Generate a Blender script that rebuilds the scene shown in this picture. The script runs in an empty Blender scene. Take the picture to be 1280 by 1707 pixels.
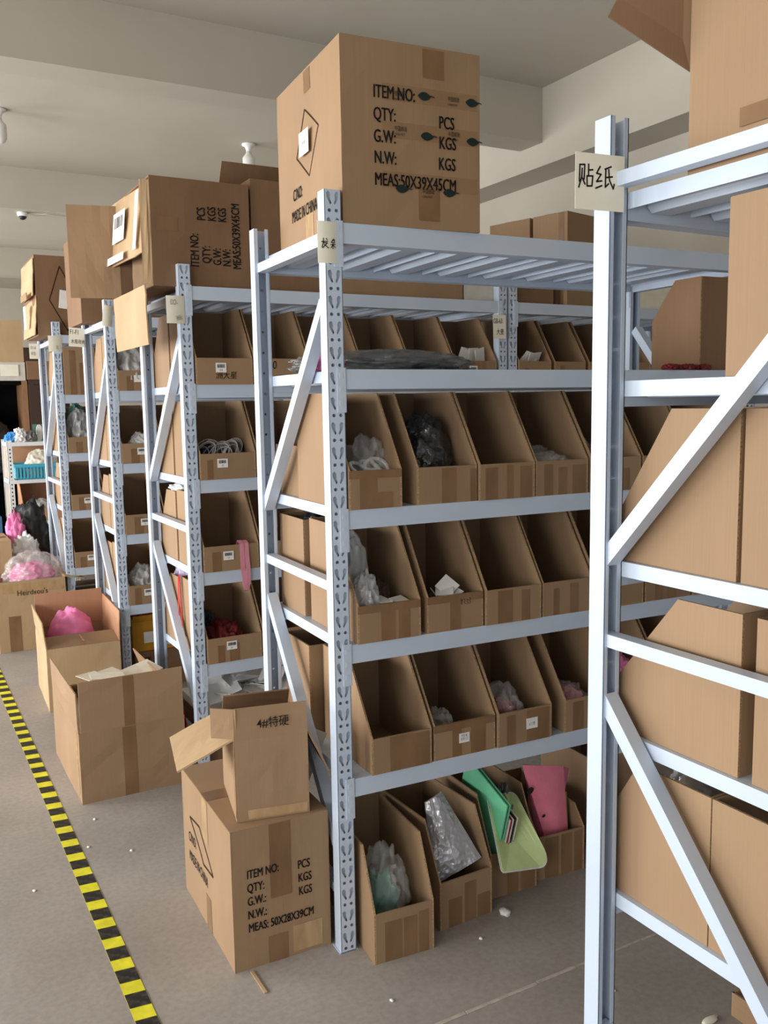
import bpy, bmesh, math, random
from mathutils import Vector, Matrix, noise
PI = math.pi
S = bpy.context.scene
COL = S.collection

# ---------------------------------------------------------------- camera
cd = bpy.data.cameras.new('camera'); cam = bpy.data.objects.new('camera', cd); COL.objects.link(cam)
yaw, pit, rol = .5069, -.1222, -.016
fw = Vector((math.sin(yaw)*math.cos(pit), math.cos(yaw)*math.cos(pit), math.sin(pit)))
rt = Vector((math.cos(yaw), -math.sin(yaw), 0)); up = rt.cross(fw)
r2 = rt*math.cos(rol) + up*math.sin(rol); u2 = up*math.cos(rol) - rt*math.sin(rol)
mw = Matrix((r2, u2, -fw)).transposed().to_4x4(); mw.translation = (0, 0, 1.4806)
cam.matrix_world = mw
cd.sensor_fit = 'VERTICAL'; cd.sensor_height = 36; cd.lens = 1487.08*36/1707; cd.clip_start = .02
S.camera = cam

# ---------------------------------------------------------------- world, daylight, exposure
W = bpy.data.worlds.new('world'); S.world = W; W.use_nodes = True
W.node_tree.nodes['Background'].inputs[0].default_value = (.85, .93, 1, 1)
W.node_tree.nodes['Background'].inputs[1].default_value = 1.0
S.view_settings.view_transform = 'Standard'; S.view_settings.look = 'None'
S.view_settings.gamma = 1; S.view_settings.use_curve_mapping = False
S.view_settings.exposure = 0.25

def window_light(loc, rot, sx, sy, watts, col=(1, .99, .975)):
    l = bpy.data.lights.new('window_daylight', 'AREA'); l.shape = 'RECTANGLE'; l.size = sx; l.size_y = sy
    l.energy = watts; l.color = col
    o = bpy.data.objects.new('window_daylight', l); COL.objects.link(o); o.location = loc; o.rotation_euler = rot
    return o
# windows: (y0, y1) along the left wall, (x0, x1) along the wall behind the camera
WIN_L = [(-2.6, .2), (1.0, 3.8), (4.6, 7.4), (8.2, 11.0), (11.8, 14.6)]
WIN_F = [(-3.0, -.6), (.2, 2.6)]
WZ0, WZ1 = .5, 2.35
XL, XR, YF, YB, ZC = -3.6, 4.12, -3.2, 16.3, 3.464
for y0, y1 in WIN_L:
    window_light((XL+.04, (y0+y1)/2, (WZ0+WZ1)/2), (0, -PI/2, 0), WZ1-WZ0, y1-y0, 82 if y0 < 0 else 132 if y0 < 4 else 175)
for x0, x1 in WIN_F:
    window_light(((x0+x1)/2, YF+.04, (WZ0+WZ1)/2), (PI/2, 0, 0), x1-x0, WZ1-WZ0, 2)

# ---------------------------------------------------------------- materials
def srgb(r, g, b):
    f = lambda c: (c/255/12.92 if c/255 <= .04045 else ((c/255+.055)/1.055)**2.4)
    return (f(r), f(g), f(b), 1)
MATS = {}
def base(name, col, rough=.6, spec=.4, metal=0, alpha=1, trans=0):
    m = bpy.data.materials.new(name); m.use_nodes = True
    b = m.node_tree.nodes['Principled BSDF']
    b.inputs['Base Color'].default_value = col; b.inputs['Roughness'].default_value = rough
    b.inputs['Specular IOR Level'].default_value = spec; b.inputs['Metallic'].default_value = metal
    b.inputs['Alpha'].default_value = alpha; b.inputs['Transmission Weight'].default_value = trans
    MATS[name] = m
    return m, m.node_tree, b
def noise_col(nt, b, c1, c2, scale, vec=(1, 1, 1), detail=4, lo=.3, hi=.7, bump=0, rnd=0, coord='Object', bscale=None):
    N, L = nt.nodes, nt.links
    tc = N.new('ShaderNodeTexCoord'); mp = N.new('ShaderNodeMapping'); mp.inputs['Scale'].default_value = vec
    L.new(tc.outputs[coord], mp.inputs[0])
    tx = N.new('ShaderNodeTexNoise'); tx.inputs['Scale'].default_value = scale; tx.inputs['Detail'].default_value = detail
    L.new(mp.outputs[0], tx.inputs['Vector'])
    rp = N.new('ShaderNodeValToRGB'); rp.color_ramp.elements[0].position = lo; rp.color_ramp.elements[1].position = hi
    rp.color_ramp.elements[0].color = c1; rp.color_ramp.elements[1].color = c2
    L.new(tx.outputs['Fac'], rp.inputs[0]); out = rp.outputs[0]
    if rnd:
        oi = N.new('ShaderNodeObjectInfo'); hs = N.new('ShaderNodeHueSaturation')
        mr = N.new('ShaderNodeMapRange'); mr.inputs[3].default_value = 1-rnd; mr.inputs[4].default_value = 1+rnd
        L.new(oi.outputs['Random'], mr.inputs[0]); L.new(mr.outputs[0], hs.inputs['Value']); L.new(out, hs.inputs['Color'])
        out = hs.outputs[0]
    L.new(out, b.inputs['Base Color'])
    if bump:
        bp = N.new('ShaderNodeBump'); bp.inputs['Strength'].default_value = bump; bp.inputs['Distance'].default_value = .002
        L.new(tx.outputs['Fac'], bp.inputs['Height']); L.new(bp.outputs[0], b.inputs['Normal'])
    return tx
def kraft(name, c1, c2, rough=.75, rnd=.07):
    m, nt, b = base(name, c1, rough, .25)
    tx = noise_col(nt, b, c1, c2, 1, (5, 5, 2.2), 5, .3, .7, 0, rnd)
    N, L = nt.nodes, nt.links; tc = N.new('ShaderNodeTexCoord'); mp = N.new('ShaderNodeMapping'); mp.inputs['Scale'].default_value = (260, 260, .8); L.new(tc.outputs['Object'], mp.inputs[0])
    t2 = N.new('ShaderNodeTexNoise'); t2.inputs['Scale'].default_value = 1; t2.inputs['Detail'].default_value = 2; L.new(mp.outputs[0], t2.inputs['Vector'])
    mr = N.new('ShaderNodeMapRange'); mr.inputs[1].default_value = .3; mr.inputs[2].default_value = .7; mr.inputs[3].default_value = .965; mr.inputs[4].default_value = 1.025; L.new(t2.outputs['Fac'], mr.inputs[0])
    old = b.inputs['Base Color'].links[0].from_socket; mx = N.new('ShaderNodeMixRGB'); mx.blend_type = 'MULTIPLY'; mx.inputs[0].default_value = 1
    L.new(old, mx.inputs[1]); L.new(mr.outputs[0], mx.inputs[2]); L.new(mx.outputs[0], b.inputs['Base Color'])
    bp = N.new('ShaderNodeBump'); bp.inputs['Strength'].default_value = .2; bp.inputs['Distance'].default_value = .001; L.new(t2.outputs['Fac'], bp.inputs['Height']); L.new(bp.outputs[0], b.inputs['Normal'])
kraft('kraft', srgb(149, 121, 93), srgb(160, 131, 101))
kraft('kraft_light', srgb(176, 147, 112), srgb(192, 164, 128))
kraft('kraft_dark', srgb(124, 95, 71), srgb(138, 107, 80))
kraft('kraft_smooth', srgb(154, 126, 98), srgb(159, 131, 102), .7, .03)
kraft('kraft_pink', srgb(176, 132, 102), srgb(190, 146, 114))
m, nt, b = base('kraft_edge', srgb(168, 128, 88), .9, .1); noise_col(nt, b, srgb(140, 110, 80), srgb(196, 166, 128), 260, (1, 1, 1), 2)
m, nt, b = base('packing_tape', srgb(148, 112, 76), .28, .5); noise_col(nt, b, srgb(120, 90, 61), srgb(138, 106, 76), 14, (1, 1, .4), 3, bump=.15)
m, nt, b = base('clear_tape', srgb(214, 182, 132), .18, .6); noise_col(nt, b, srgb(170, 138, 100), srgb(192, 160, 120), 40, (1, 1, .3), 3, bump=.3)
m, nt, b = base('white_steel', srgb(214, 222, 233), .38, .5); noise_col(nt, b, srgb(190, 203, 221), srgb(201, 213, 228), 3, (1, 1, 1), 3)
m, nt, b = base('concrete', srgb(150, 140, 130), .55, .35)
N, L = nt.nodes, nt.links
t1 = noise_col(nt, b, srgb(146, 138, 131), srgb(174, 166, 159), 1.6, (1, 1, 1), 9, .3, .7)
t2 = N.new('ShaderNodeTexNoise'); t2.inputs['Scale'].default_value = 60; t2.inputs['Detail'].default_value = 6
tc = N.new('ShaderNodeTexCoord'); L.new(tc.outputs['Object'], t2.inputs['Vector'])
mx = N.new('ShaderNodeMixRGB'); mx.blend_type = 'MULTIPLY'; mx.inputs[0].default_value = .5
rp = N.new('ShaderNodeValToRGB'); rp.color_ramp.elements[0].position = .3; rp.color_ramp.elements[0].color = (.72, .7, .68, 1); rp.color_ramp.elements[1].position = .62
L.new(t2.outputs['Fac'], rp.inputs[0])
old = b.inputs['Base Color'].links[0].from_socket
L.new(old, mx.inputs[1]); L.new(rp.outputs[0], mx.inputs[2])
# scuffs: pale scratchy veins
vo = N.new('ShaderNodeTexVoronoi'); vo.feature = 'DISTANCE_TO_EDGE'; vo.inputs['Scale'].default_value = 1.7
wn = N.new('ShaderNodeTexNoise'); wn.inputs['Scale'].default_value = 2.2; wn.inputs['Detail'].default_value = 6
va = N.new('ShaderNodeVectorMath'); va.operation = 'ADD'
L.new(tc.outputs['Object'], wn.inputs['Vector']); L.new(tc.outputs['Object'], va.inputs[0]); L.new(wn.outputs['Color'], va.inputs[1]); L.new(va.outputs[0], vo.inputs['Vector'])
r3 = N.new('ShaderNodeValToRGB'); r3.color_ramp.elements[0].position = 0; r3.color_ramp.elements[0].color = (.13, .13, .13, 1)
r3.color_ramp.elements[1].position = .012; r3.color_ramp.elements[1].color = (0, 0, 0, 1)
L.new(vo.outputs['Distance'], r3.inputs[0])
m2 = N.new('ShaderNodeMixRGB'); L.new(r3.outputs[0], m2.inputs[0]); L.new(mx.outputs[0], m2.inputs[1]); m2.inputs[2].default_value = srgb(178, 168, 158)
L.new(m2.outputs[0], b.inputs['Base Color'])
rr = N.new('ShaderNodeMapRange'); rr.inputs[3].default_value = .42; rr.inputs[4].default_value = .7
L.new(t1.outputs['Fac'], rr.inputs[0]); L.new(rr.outputs[0], b.inputs['Roughness'])
m, nt, b = base('joint_filler', srgb(182, 172, 160), .8, .2); noise_col(nt, b, srgb(165, 155, 143), srgb(196, 187, 176), 40)
m, nt, b = base('plaster', srgb(184, 178, 166), .9, .1); noise_col(nt, b, srgb(181, 175, 162), srgb(189, 183, 171), 1.2, (1, 1, 1), 5)
m, nt, b = base('low_bounce_grey', srgb(140, 138, 134), .9, .1); noise_col(nt, b, srgb(134, 132, 128), srgb(146, 144, 140), 1.5)  # darker tone given to the unseen walls to cut bounced light
m, nt, b = base('tape_yellow', srgb(228, 222, 40), .45, .4); noise_col(nt, b, srgb(208, 200, 40), srgb(235, 230, 48), 25)
m, nt, b = base('tape_black', srgb(42, 40, 36), .6, .3); noise_col(nt, b, srgb(32, 30, 28), srgb(84, 80, 64), 45, lo=.45, hi=.8)
m, nt, b = base('paper', srgb(238, 234, 216), .8, .2); noise_col(nt, b, srgb(234, 229, 208), srgb(243, 239, 224), 9)
def flat(n, c, r=.6, s=.3, **k):
    m, nt, b = base(n, c, r, s, **k)
    noise_col(nt, b, tuple(x*.93 for x in c[:3])+(1,), tuple(min(1, x*1.05) for x in c[:3])+(1,), 20)
flat('ink', srgb(38, 34, 32), .8, .1); flat('ink_brown', srgb(62, 40, 30), .8, .1); flat('ink_grey', srgb(120, 115, 108), .8, .1)
flat('white_paper', srgb(236, 234, 230)); flat('leaf_ink', srgb(28, 44, 42), .4)
flat('slot_shade', srgb(20, 20, 22)); flat('black_void', srgb(14, 13, 14), .9, .05); flat('wood', srgb(150, 112, 82)); flat('dark_wood', srgb(70, 52, 44))
flat('teal', srgb(70, 168, 152)); flat('pink', srgb(232, 128, 178)); flat('pink_deep', srgb(250, 140, 162), .3, .5); flat('red', srgb(168, 38, 50), .4); flat('maroon', srgb(110, 32, 34), .5)
flat('green_folder', srgb(118, 205, 160), .3, .5); flat('pale_green', srgb(206, 224, 160), .45); flat('olive', srgb(160, 165, 90)); flat('blue_plastic', srgb(80, 178, 205), .35, .5)
flat('sky_blue', srgb(70, 150, 225)); flat('yellow_card', srgb(206, 150, 46)); flat('charcoal', srgb(40, 40, 44), .35, .5); flat('white_plastic', srgb(235, 236, 234), .35, .5)
flat('strap_white', srgb(208, 206, 206), .7); flat('strap_pink', srgb(216, 142, 158), .7); flat('strap_red', srgb(200, 52, 50), .7); flat('lilac', srgb(200, 190, 216), .5)
flat('blue_board', srgb(72, 110, 150)); flat('green_dark', srgb(90, 130, 115)); flat('cream', srgb(232, 224, 206)); flat('orange', srgb(226, 120, 60)); flat('grey_card', srgb(206, 202, 192))
flat('yellow_pale', srgb(228, 222, 150), .4); flat('lamp_glass', srgb(226, 226, 220), .25, .5)
def plastic(name, col, alpha, rough=.12):
    m, nt, b = base(name, col, rough, .9, alpha=alpha)
    N, L = nt.nodes, nt.links
    tx = N.new('ShaderNodeTexNoise'); tx.inputs['Scale'].default_value = 38; tx.inputs['Detail'].default_value = 3
    bp = N.new('ShaderNodeBump'); bp.inputs['Strength'].default_value = .9; bp.inputs['Distance'].default_value = .008
    tc = N.new('ShaderNodeTexCoord'); L.new(tc.outputs['Object'], tx.inputs['Vector']); L.new(tx.outputs['Fac'], bp.inputs['Height']); L.new(bp.outputs[0], b.inputs['Normal'])
plastic('film_tape', srgb(170, 130, 85), .22, .15); plastic('clear_bag', srgb(222, 220, 217), .3, .06); plastic('cloudy_bag', srgb(220, 219, 217), .58, .1); plastic('dark_bag', srgb(52, 52, 54), .8, .12)
plastic('grey_bag', srgb(120, 120, 118), .6, .12)
m, nt, b = base('bubble_silver', srgb(196, 194, 200), .25, .6, metal=.35)
N, L = nt.nodes, nt.links
vo = N.new('ShaderNodeTexVoronoi'); vo.inputs['Scale'].default_value = 70; bp = N.new('ShaderNodeBump'); bp.inputs['Strength'].default_value = .7; bp.inputs['Distance'].default_value = .004
tc = N.new('ShaderNodeTexCoord'); L.new(tc.outputs['Object'], vo.inputs['Vector']); L.new(vo.outputs['Distance'], bp.inputs['Height']); L.new(bp.outputs[0], b.inputs['Normal'])

# ---------------------------------------------------------------- mesh helpers
class MB:
    def __init__(s): s.v = []; s.f = []
    def box(s, x0, x1, y0, y1, z0, z1):
        n = len(s.v)
        s.v += [(x0,y0,z0),(x1,y0,z0),(x1,y1,z0),(x0,y1,z0),(x0,y0,z1),(x1,y0,z1),(x1,y1,z1),(x0,y1,z1)]
        s.f += [tuple(n+i for i in q) for q in ((3,2,1,0),(4,5,6,7),(0,1,5,4),(1,2,6,5),(2,3,7,6),(3,0,4,7))]
        return s
    def prism(s, poly, fn0, fn1):       # poly: 2-D points; fn0 / fn1 place them on the two end faces
        n = len(s.v); k = len(poly)
        s.v += [fn0(*p) for p in poly] + [fn1(*p) for p in poly]
        s.f += [tuple(range(n, n+k))[::-1], tuple(range(n+k, n+2*k))]
        s.f += [(n+i, n+(i+1) % k, n+k+(i+1) % k, n+k+i) for i in range(k)]
        return s
    def bar(s, a, b, w, h, upv=(0, 0, 1)):   # rectangular bar from a to b
        a = Vector(a); b = Vector(b); d = (b-a).normalized(); u = Vector(upv)
        sx = d.cross(u).normalized()*w/2; sz = sx.cross(d).normalized()*h/2
        n = len(s.v)
        for p in (a, b): s.v += [tuple(p-sx-sz), tuple(p+sx-sz), tuple(p+sx+sz), tuple(p-sx+sz)]
        s.f += [tuple(n+i for i in q) for q in ((0,1,2,3),(7,6,5,4),(0,4,5,1),(1,5,6,2),(2,6,7,3),(3,7,4,0))]
        return s
    def ribbon(s, pts, w, t=.0012, nrm=None):   # flat band along pts, width vector w
        w = Vector(w)
        P = [Vector(p) for p in pts]; n = len(s.v); k = len(P)
        for i, p in enumerate(P):
            d = (P[min(i+1, k-1)]-P[max(i-1, 0)]).normalized(); q = d.cross(w)
            q = q.normalized()*t if q.length > 1e-9 else Vector((0, 0, t))
            s.v += [tuple(p-w/2), tuple(p+w/2), tuple(p+w/2+q), tuple(p-w/2+q)]
        for i in range(k-1):
            a = n+4*i; c = a+4
            s.f += [(a, a+1, c+1, c), (a+1, a+2, c+2, c+1), (a+2, a+3, c+3, c+2), (a+3, a, c, c+3)]
        s.f += [(n, n+3, n+2, n+1), tuple(n+4*(k-1)+i for i in range(4))]
        return s
    def lathe(s, prof, seg=20, c=(0, 0, 0)):
        n = len(s.v); k = len(prof)
        for r, z in prof:
            for j in range(seg):
                a = 2*PI*j/seg; s.v.append((c[0]+r*math.cos(a), c[1]+r*math.sin(a), c[2]+z))
        for i in range(k-1):
            for j in range(seg):
                s.f.append((n+i*seg+j, n+i*seg+(j+1) % seg, n+(i+1)*seg+(j+1) % seg, n+(i+1)*seg+j))
        s.f.append(tuple(n+j for j in range(seg))[::-1]); s.f.append(tuple(n+(k-1)*seg+j for j in range(seg)))
        return s
    def torus(s, c, R, r, ax=(0, 0, 1), seg=16, ring=6):
        rot = Vector((0, 0, 1)).rotation_difference(Vector(ax)); n = len(s.v)
        for i in range(seg):
            a = 2*PI*i/seg
            for j in range(ring):
                b_ = 2*PI*j/ring
                p = Vector(((R+r*math.cos(b_))*math.cos(a), (R+r*math.cos(b_))*math.sin(a), r*math.sin(b_)))
                s.v.append(tuple(Vector(c)+rot @ p))
        for i in range(seg):
            for j in range(ring):
                s.f.append((n+i*ring+j, n+((i+1) % seg)*ring+j, n+((i+1) % seg)*ring+(j+1) % ring, n+i*ring+(j+1) % ring))
        return s
    def mesh(s, name):
        me = bpy.data.meshes.new(name); me.from_pydata(s.v, [], s.f); me.update()
        bm = bmesh.new(); bm.from_mesh(me); bmesh.ops.recalc_face_normals(bm, faces=bm.faces); bm.to_mesh(me); bm.free()
        return me
    def build(s, name, mat, parent=None, loc=(0, 0, 0), rot=(0, 0, 0), smooth=False):
        return obj(name, s.mesh(name), mat, parent, loc, rot, smooth)
def obj(name, me, mat, parent=None, loc=(0, 0, 0), rot=(0, 0, 0), smooth=False):
    o = bpy.data.objects.new(name, me); COL.objects.link(o)
    if mat and me and not me.materials: me.materials.append(MATS[mat])
    if smooth: me.polygons.foreach_set('use_smooth', [True]*len(me.polygons))
    o.parent = parent; o.location = loc; o.rotation_euler = rot
    return o
def tag(o, label=None, cat=None, group=None, kind=None):
    if label: o['label'] = label
    if cat: o['category'] = cat
    if group: o['group'] = group
    if kind: o['kind'] = kind
    return o
def thing(name, label, cat, loc=(0, 0, 0), rz=0, group=None):
    o = bpy.data.objects.new(name, None); COL.objects.link(o); o.location = loc; o.rotation_euler = (0, 0, rz)
    o.empty_display_size = .05
    return tag(o, label, cat, group)
def copy_tree(o, parent=None):
    c = o.copy(); COL.objects.link(c); c.parent = parent
    for ch in list(o.children): copy_tree(ch, c)
    return c
def struct(name, mb, mat): return tag(mb.build(name, mat), kind='structure')

def text(parent, s, loc, rot, size, mat='ink', name='lettering', xs=.62, bold=.018, align='LEFT', shear=0, spacing=1.0):
    cu = bpy.data.curves.new('t', 'FONT'); cu.body = s; cu.size = size; cu.offset = 0 if bold > .01 else min(bold, .004)*size; cu.align_x = align; cu.shear = shear
    cu.space_line = spacing; cu.resolution_u = 3
    t = bpy.data.objects.new('t', cu); COL.objects.link(t)
    bpy.context.view_layer.update()
    me = bpy.data.meshes.new_from_object(t.evaluated_get(bpy.context.evaluated_depsgraph_get()))
    bpy.data.objects.remove(t); bpy.data.curves.remove(cu)
    me.transform(Matrix.Diagonal((xs, 1, 1, 1))); me.materials.clear()
    if bold > .01:      # heavier strokes: the outline twice, a hair apart
        vs = [tuple(v.co) for v in me.vertices]; fs = [tuple(p.vertices) for p in me.polygons]; n = len(vs); dx = size*.034
        me = bpy.data.meshes.new(name); me.from_pydata([(a+q*dx/2, c+q*dx*.12, e) for q in (-1, 0, 1) for a, c, e in vs], [], [tuple(q*n+i for i in f) for q in range(3) for f in fs]); me.update()
    return obj(name, me, mat, parent, loc, rot)
FRONT = (PI/2, 0, 0)            # on a face that looks towards -Y
LEFT = (PI/2, 0, -PI/2)         # on a face that looks towards -X
def strokes(parent, lines, loc, rot, sc, w, mat='ink', name='handwriting'):
    mb = MB()
    for ln in lines:
        for (x0, y0), (x1, y1) in zip(ln, ln[1:]):
            d = Vector((x1-x0, y1-y0)); l = d.length or 1e-6; d /= l; n = Vector((-d.y, d.x))*w/2/sc; e = d*w/3/sc
            q = [(x0-e.x+n.x, y0-e.y+n.y), (x0-e.x-n.x, y0-e.y-n.y), (x1+e.x-n.x, y1+e.y-n.y), (x1+e.x+n.x, y1+e.y+n.y)]
            k = len(mb.v); mb.v += [(a*sc, b_*sc, 0) for a, b_ in q]; mb.f.append((k, k+1, k+2, k+3))
    return mb.build(name, mat, parent, loc, rot)
def sticker(parent, loc, rot, w, h, txt=None, bars=True, mat='white_paper', name='label_sticker'):
    st = MB().box(-w/2, w/2, -h/2, h/2, 0, .0006).build(name, mat, parent, loc, rot)
    if bars:
        mb = MB(); rs = random.Random(int(abs(loc[0]*997+loc[2]*133)*100)); x = -w*.36
        while x < w*.34:
            bw = w*rs.choice((.02, .03, .05)); mb.box(x, x+bw, -h*.02, h*.34, .0006, .0009); x += bw+w*rs.choice((.02, .03))
        mb.build('barcode', 'ink', st)
    if txt: text(st, txt, (0, -h*.36 if bars else -h*.12, .001), (0, 0, 0), h*.3 if bars else h*.36, align='CENTER', bold=.004)
    return st

# ---------------------------------------------------------------- the room
struct('floor', MB().box(XL, XR, YF, YB, -.1, 0), 'concrete')
struct('ceiling', MB().box(XL-.2, XR+.2, YF-.2, YB+.2, ZC, ZC+.15), 'plaster')
struct('wall_right', MB().box(XR, XR+.2, YF, YB, 0, ZC), 'plaster')
wb = MB().box(XL, .2, YB, YB+.2, 0, ZC).box(2.4, XR, YB, YB+.2, 0, ZC).box(.2, 2.4, YB, YB+.2, 2.5, ZC)
struct('wall_back', wb, 'plaster')
struct('door_1', MB().box(.2, 2.4, YB+.08, YB+.14, 0, 2.5).box(1.27, 1.33, YB+.05, YB+.08, 0, 2.5), 'dark_wood')
def windowed(name, wins, along, pos, lo, hi):
    mb = MB(); t = .2
    def bx(a, b_, z0, z1):
        if along == 'y': mb.box(pos-t, pos, a, b_, z0, z1)
        else: mb.box(a, b_, pos-t, pos, z0, z1)
    bx(lo, hi, 0, WZ0); bx(lo, hi, WZ1, ZC); p = lo
    for a, b_ in wins: bx(p, a, WZ0, WZ1); p = b_
    bx(p, hi, WZ0, WZ1); struct(name, mb, 'low_bounce_grey')
windowed('wall_left', WIN_L, 'y', XL, YF, YB)
windowed('wall_front', WIN_F, 'x', YF, XL, XR)
wi = 0
for wins, al in ((WIN_L, 'y'), (WIN_F, 'x')):
    for a, b_ in wins:
        wi += 1; mb = MB(); p = (XL if al == 'y' else YF)-.12
        def fb(u0, u1, z0, z1):
            if al == 'y': mb.box(p, p+.05, u0, u1, z0, z1)
            else: mb.box(u0, u1, p, p+.05, z0, z1)
        fb(a, b_, WZ0, WZ0+.06); fb(a, b_, WZ1-.06, WZ1)
        for u in (a, (a+b_)/2-.03, b_-.06): fb(u, u+.06, WZ0+.06, WZ1-.06)
        struct('window_%d' % wi, mb, 'white_plastic')
struct('trim_1', MB().box(XL, 3.84, 4.733, 4.96, 3.128, ZC), 'plaster')
struct('trim_2', MB().box(XL, 3.84, 8.18, 8.42, 3.128, ZC), 'plaster')
struct('trim_3', MB().box(XL, 3.84, 12.2, 12.44, 3.128, ZC), 'plaster')
struct('trim_4', MB().box(3.84, XR, YF, YB, 2.983, ZC), 'plaster')
jt = MB(); rs = random.Random(4); x = -3.5
while x < 4.05:
    w = rs.uniform(.12, .3); jt.box(x, min(x+w-.004, 4.1), 1.670-rs.uniform(.002, .006), 1.673+rs.uniform(.001, .005), 0, .0012); x += w
struct('floor_joint', jt, 'joint_filler')

# hazard tape on the floor
ft = thing('hazard_tape', 'yellow and black striped hazard tape stuck along the aisle floor', 'floor tape')
MB().box(.4245, .4765, .4, 12, .0004, .0012).build('yellow_strip', 'tape_yellow', ft)
st = MB().prism([(0, 0), (.0515, -.006), (.0515, .052), (0, .058)], lambda a, c: (a, c, 0), lambda a, c: (a, c, .0009)).mesh('black_stripe')
for k in range(105): obj('black_stripe', st, 'tape_black', ft, (.4247, .45+k*.11, .0011))

# ---------------------------------------------------------------- racks
PW, PD, H = .045, .042, 2.0
def post_mesh(front=False):
    cells = 32; p = H/cells
    slot = [(.13, .88), (.27, .93), (.37, .82), (.35, .64), (.43, .47), (.36, .42), (.25, .56), (.14, .72)]
    bm = bmesh.new(); bev = []
    def loop(pts):
        vs = [bm.verts.new((a*PW, 0, c*p)) for a, c in pts]
        for i in range(len(vs)): bev.append(bm.edges.new((vs[i], vs[(i+1) % len(vs)])))
    loop([(0, 0), (1, 0), (1, 1), (0, 1)]); loop(slot); loop([(1-a, c) for a, c in slot])
    for cx in (.3, .72): loop([(cx+.1*math.cos(k*PI/4), .2+.072*math.sin(k*PI/4)) for k in range(8)])
    bmesh.ops.triangle_fill(bm, use_beauty=True, use_dissolve=False, edges=bev)
    bm.verts.index_update(); bm.verts.ensure_lookup_table()
    mb = MB(); V = [v.co.copy() for v in bm.verts]; Fc = [tuple(v.index for v in f.verts) for f in bm.faces]
    # drop faces that fill the slots and holes
    def inside(c, poly):
        r = False; j = len(poly)-1
        for i in range(len(poly)):
            if (poly[i][1] > c[1]) != (poly[j][1] > c[1]) and c[0] < (poly[j][0]-poly[i][0])*(c[1]-poly[i][1])/(poly[j][1]-poly[i][1])+poly[i][0]: r = not r
            j = i
        return r
    hs = [slot, [(1-a, c) for a, c in slot]] + [[(cx+.1*math.cos(k*PI/4), .2+.072*math.sin(k*PI/4)) for k in range(8)] for cx in (.3, .72)]
    keep = []; keep2 = []
    for f in Fc:
        c = sum((V[i] for i in f), Vector())/len(f); c2 = (c.x/PW, c.z/p)
        if not any(inside(c2, h) for h in hs): keep.append(f)
        if not any(inside(c2, h) for h in hs[2:]): keep2.append(f)
    bm.free(); keep2 += [tuple(range(4, 12)), tuple(range(12, 20))]  # added backing closes the slots so they look paler
    for k in range(cells):
        n = len(mb.v); mb.v += [(v.x, 0, v.z+k*p) for v in V]; mb.f += [tuple(n+i for i in f) for f in keep]
        n = len(mb.v); mb.v += [(v.x, .007, v.z+k*p) for v in V]; mb.f += [tuple(n+i for i in f) for f in keep2]
    mb.box(0, .002, 0, PD, 0, H).box(PW-.002, PW, 0, PD, 0, H)                 # flanges
    mb.box(0, .011, PD-.002, PD, 0, H).box(PW-.011, PW, PD-.002, PD, 0, H)      # lips
    mb.box(.0195, .0255, .007, .011, 0, H)                                      # web stiffener
    mb.box(0, PW, 0, PD, 0, .002)
    if front:      # added strips behind the hole rows to keep the holes dark
        for cx in (.3, .72): mb.box(cx*PW-.0075, cx*PW+.0075, .012, .0135, 0, H)
    return mb.mesh('upright_post')
POST, POSTF = post_mesh(), post_mesh(True)
BH = .05
def beam_mesh(Lb):
    mb = MB(); mb.prism([(0, 0), (.03, 0), (.03, -.012), (.04, -.012), (.04, -BH), (0, -BH)], lambda a, c: (0, a, c), lambda a, c: (Lb, a, c))
    return mb.mesh('beam')
def hook_mesh():
    mb = MB(); mb.box(-.021, .003, -.0025, -.0002, -.108, .004).box(.0005, .003, -.0025, .036, -.108, .004)
    for k in range(3): mb.box(-.015, -.007, -.0034, -.0025, -.022-k*.034, -.010-k*.034)
    return mb.mesh('hook_plate')
HOOK = hook_mesh()
BEAMS = {}
def deck_mesh(w, d):
    mb = MB(); mb.box(0, w, 0, d, -.0018, 0).box(0, .0015, 0, d, -.03, -.0018).box(w-.0015, w, 0, d, -.03, -.0018)
    c = w/2; mb.prism([(-.040, -.0018), (-.036, -.022), (-.026, -.032), (.026, -.032), (.036, -.022), (.040, -.0018)], lambda a, z: (c+a, .012, z), lambda a, z: (c+a, d-.012, z))
    return mb.mesh('deck_panel')
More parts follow.
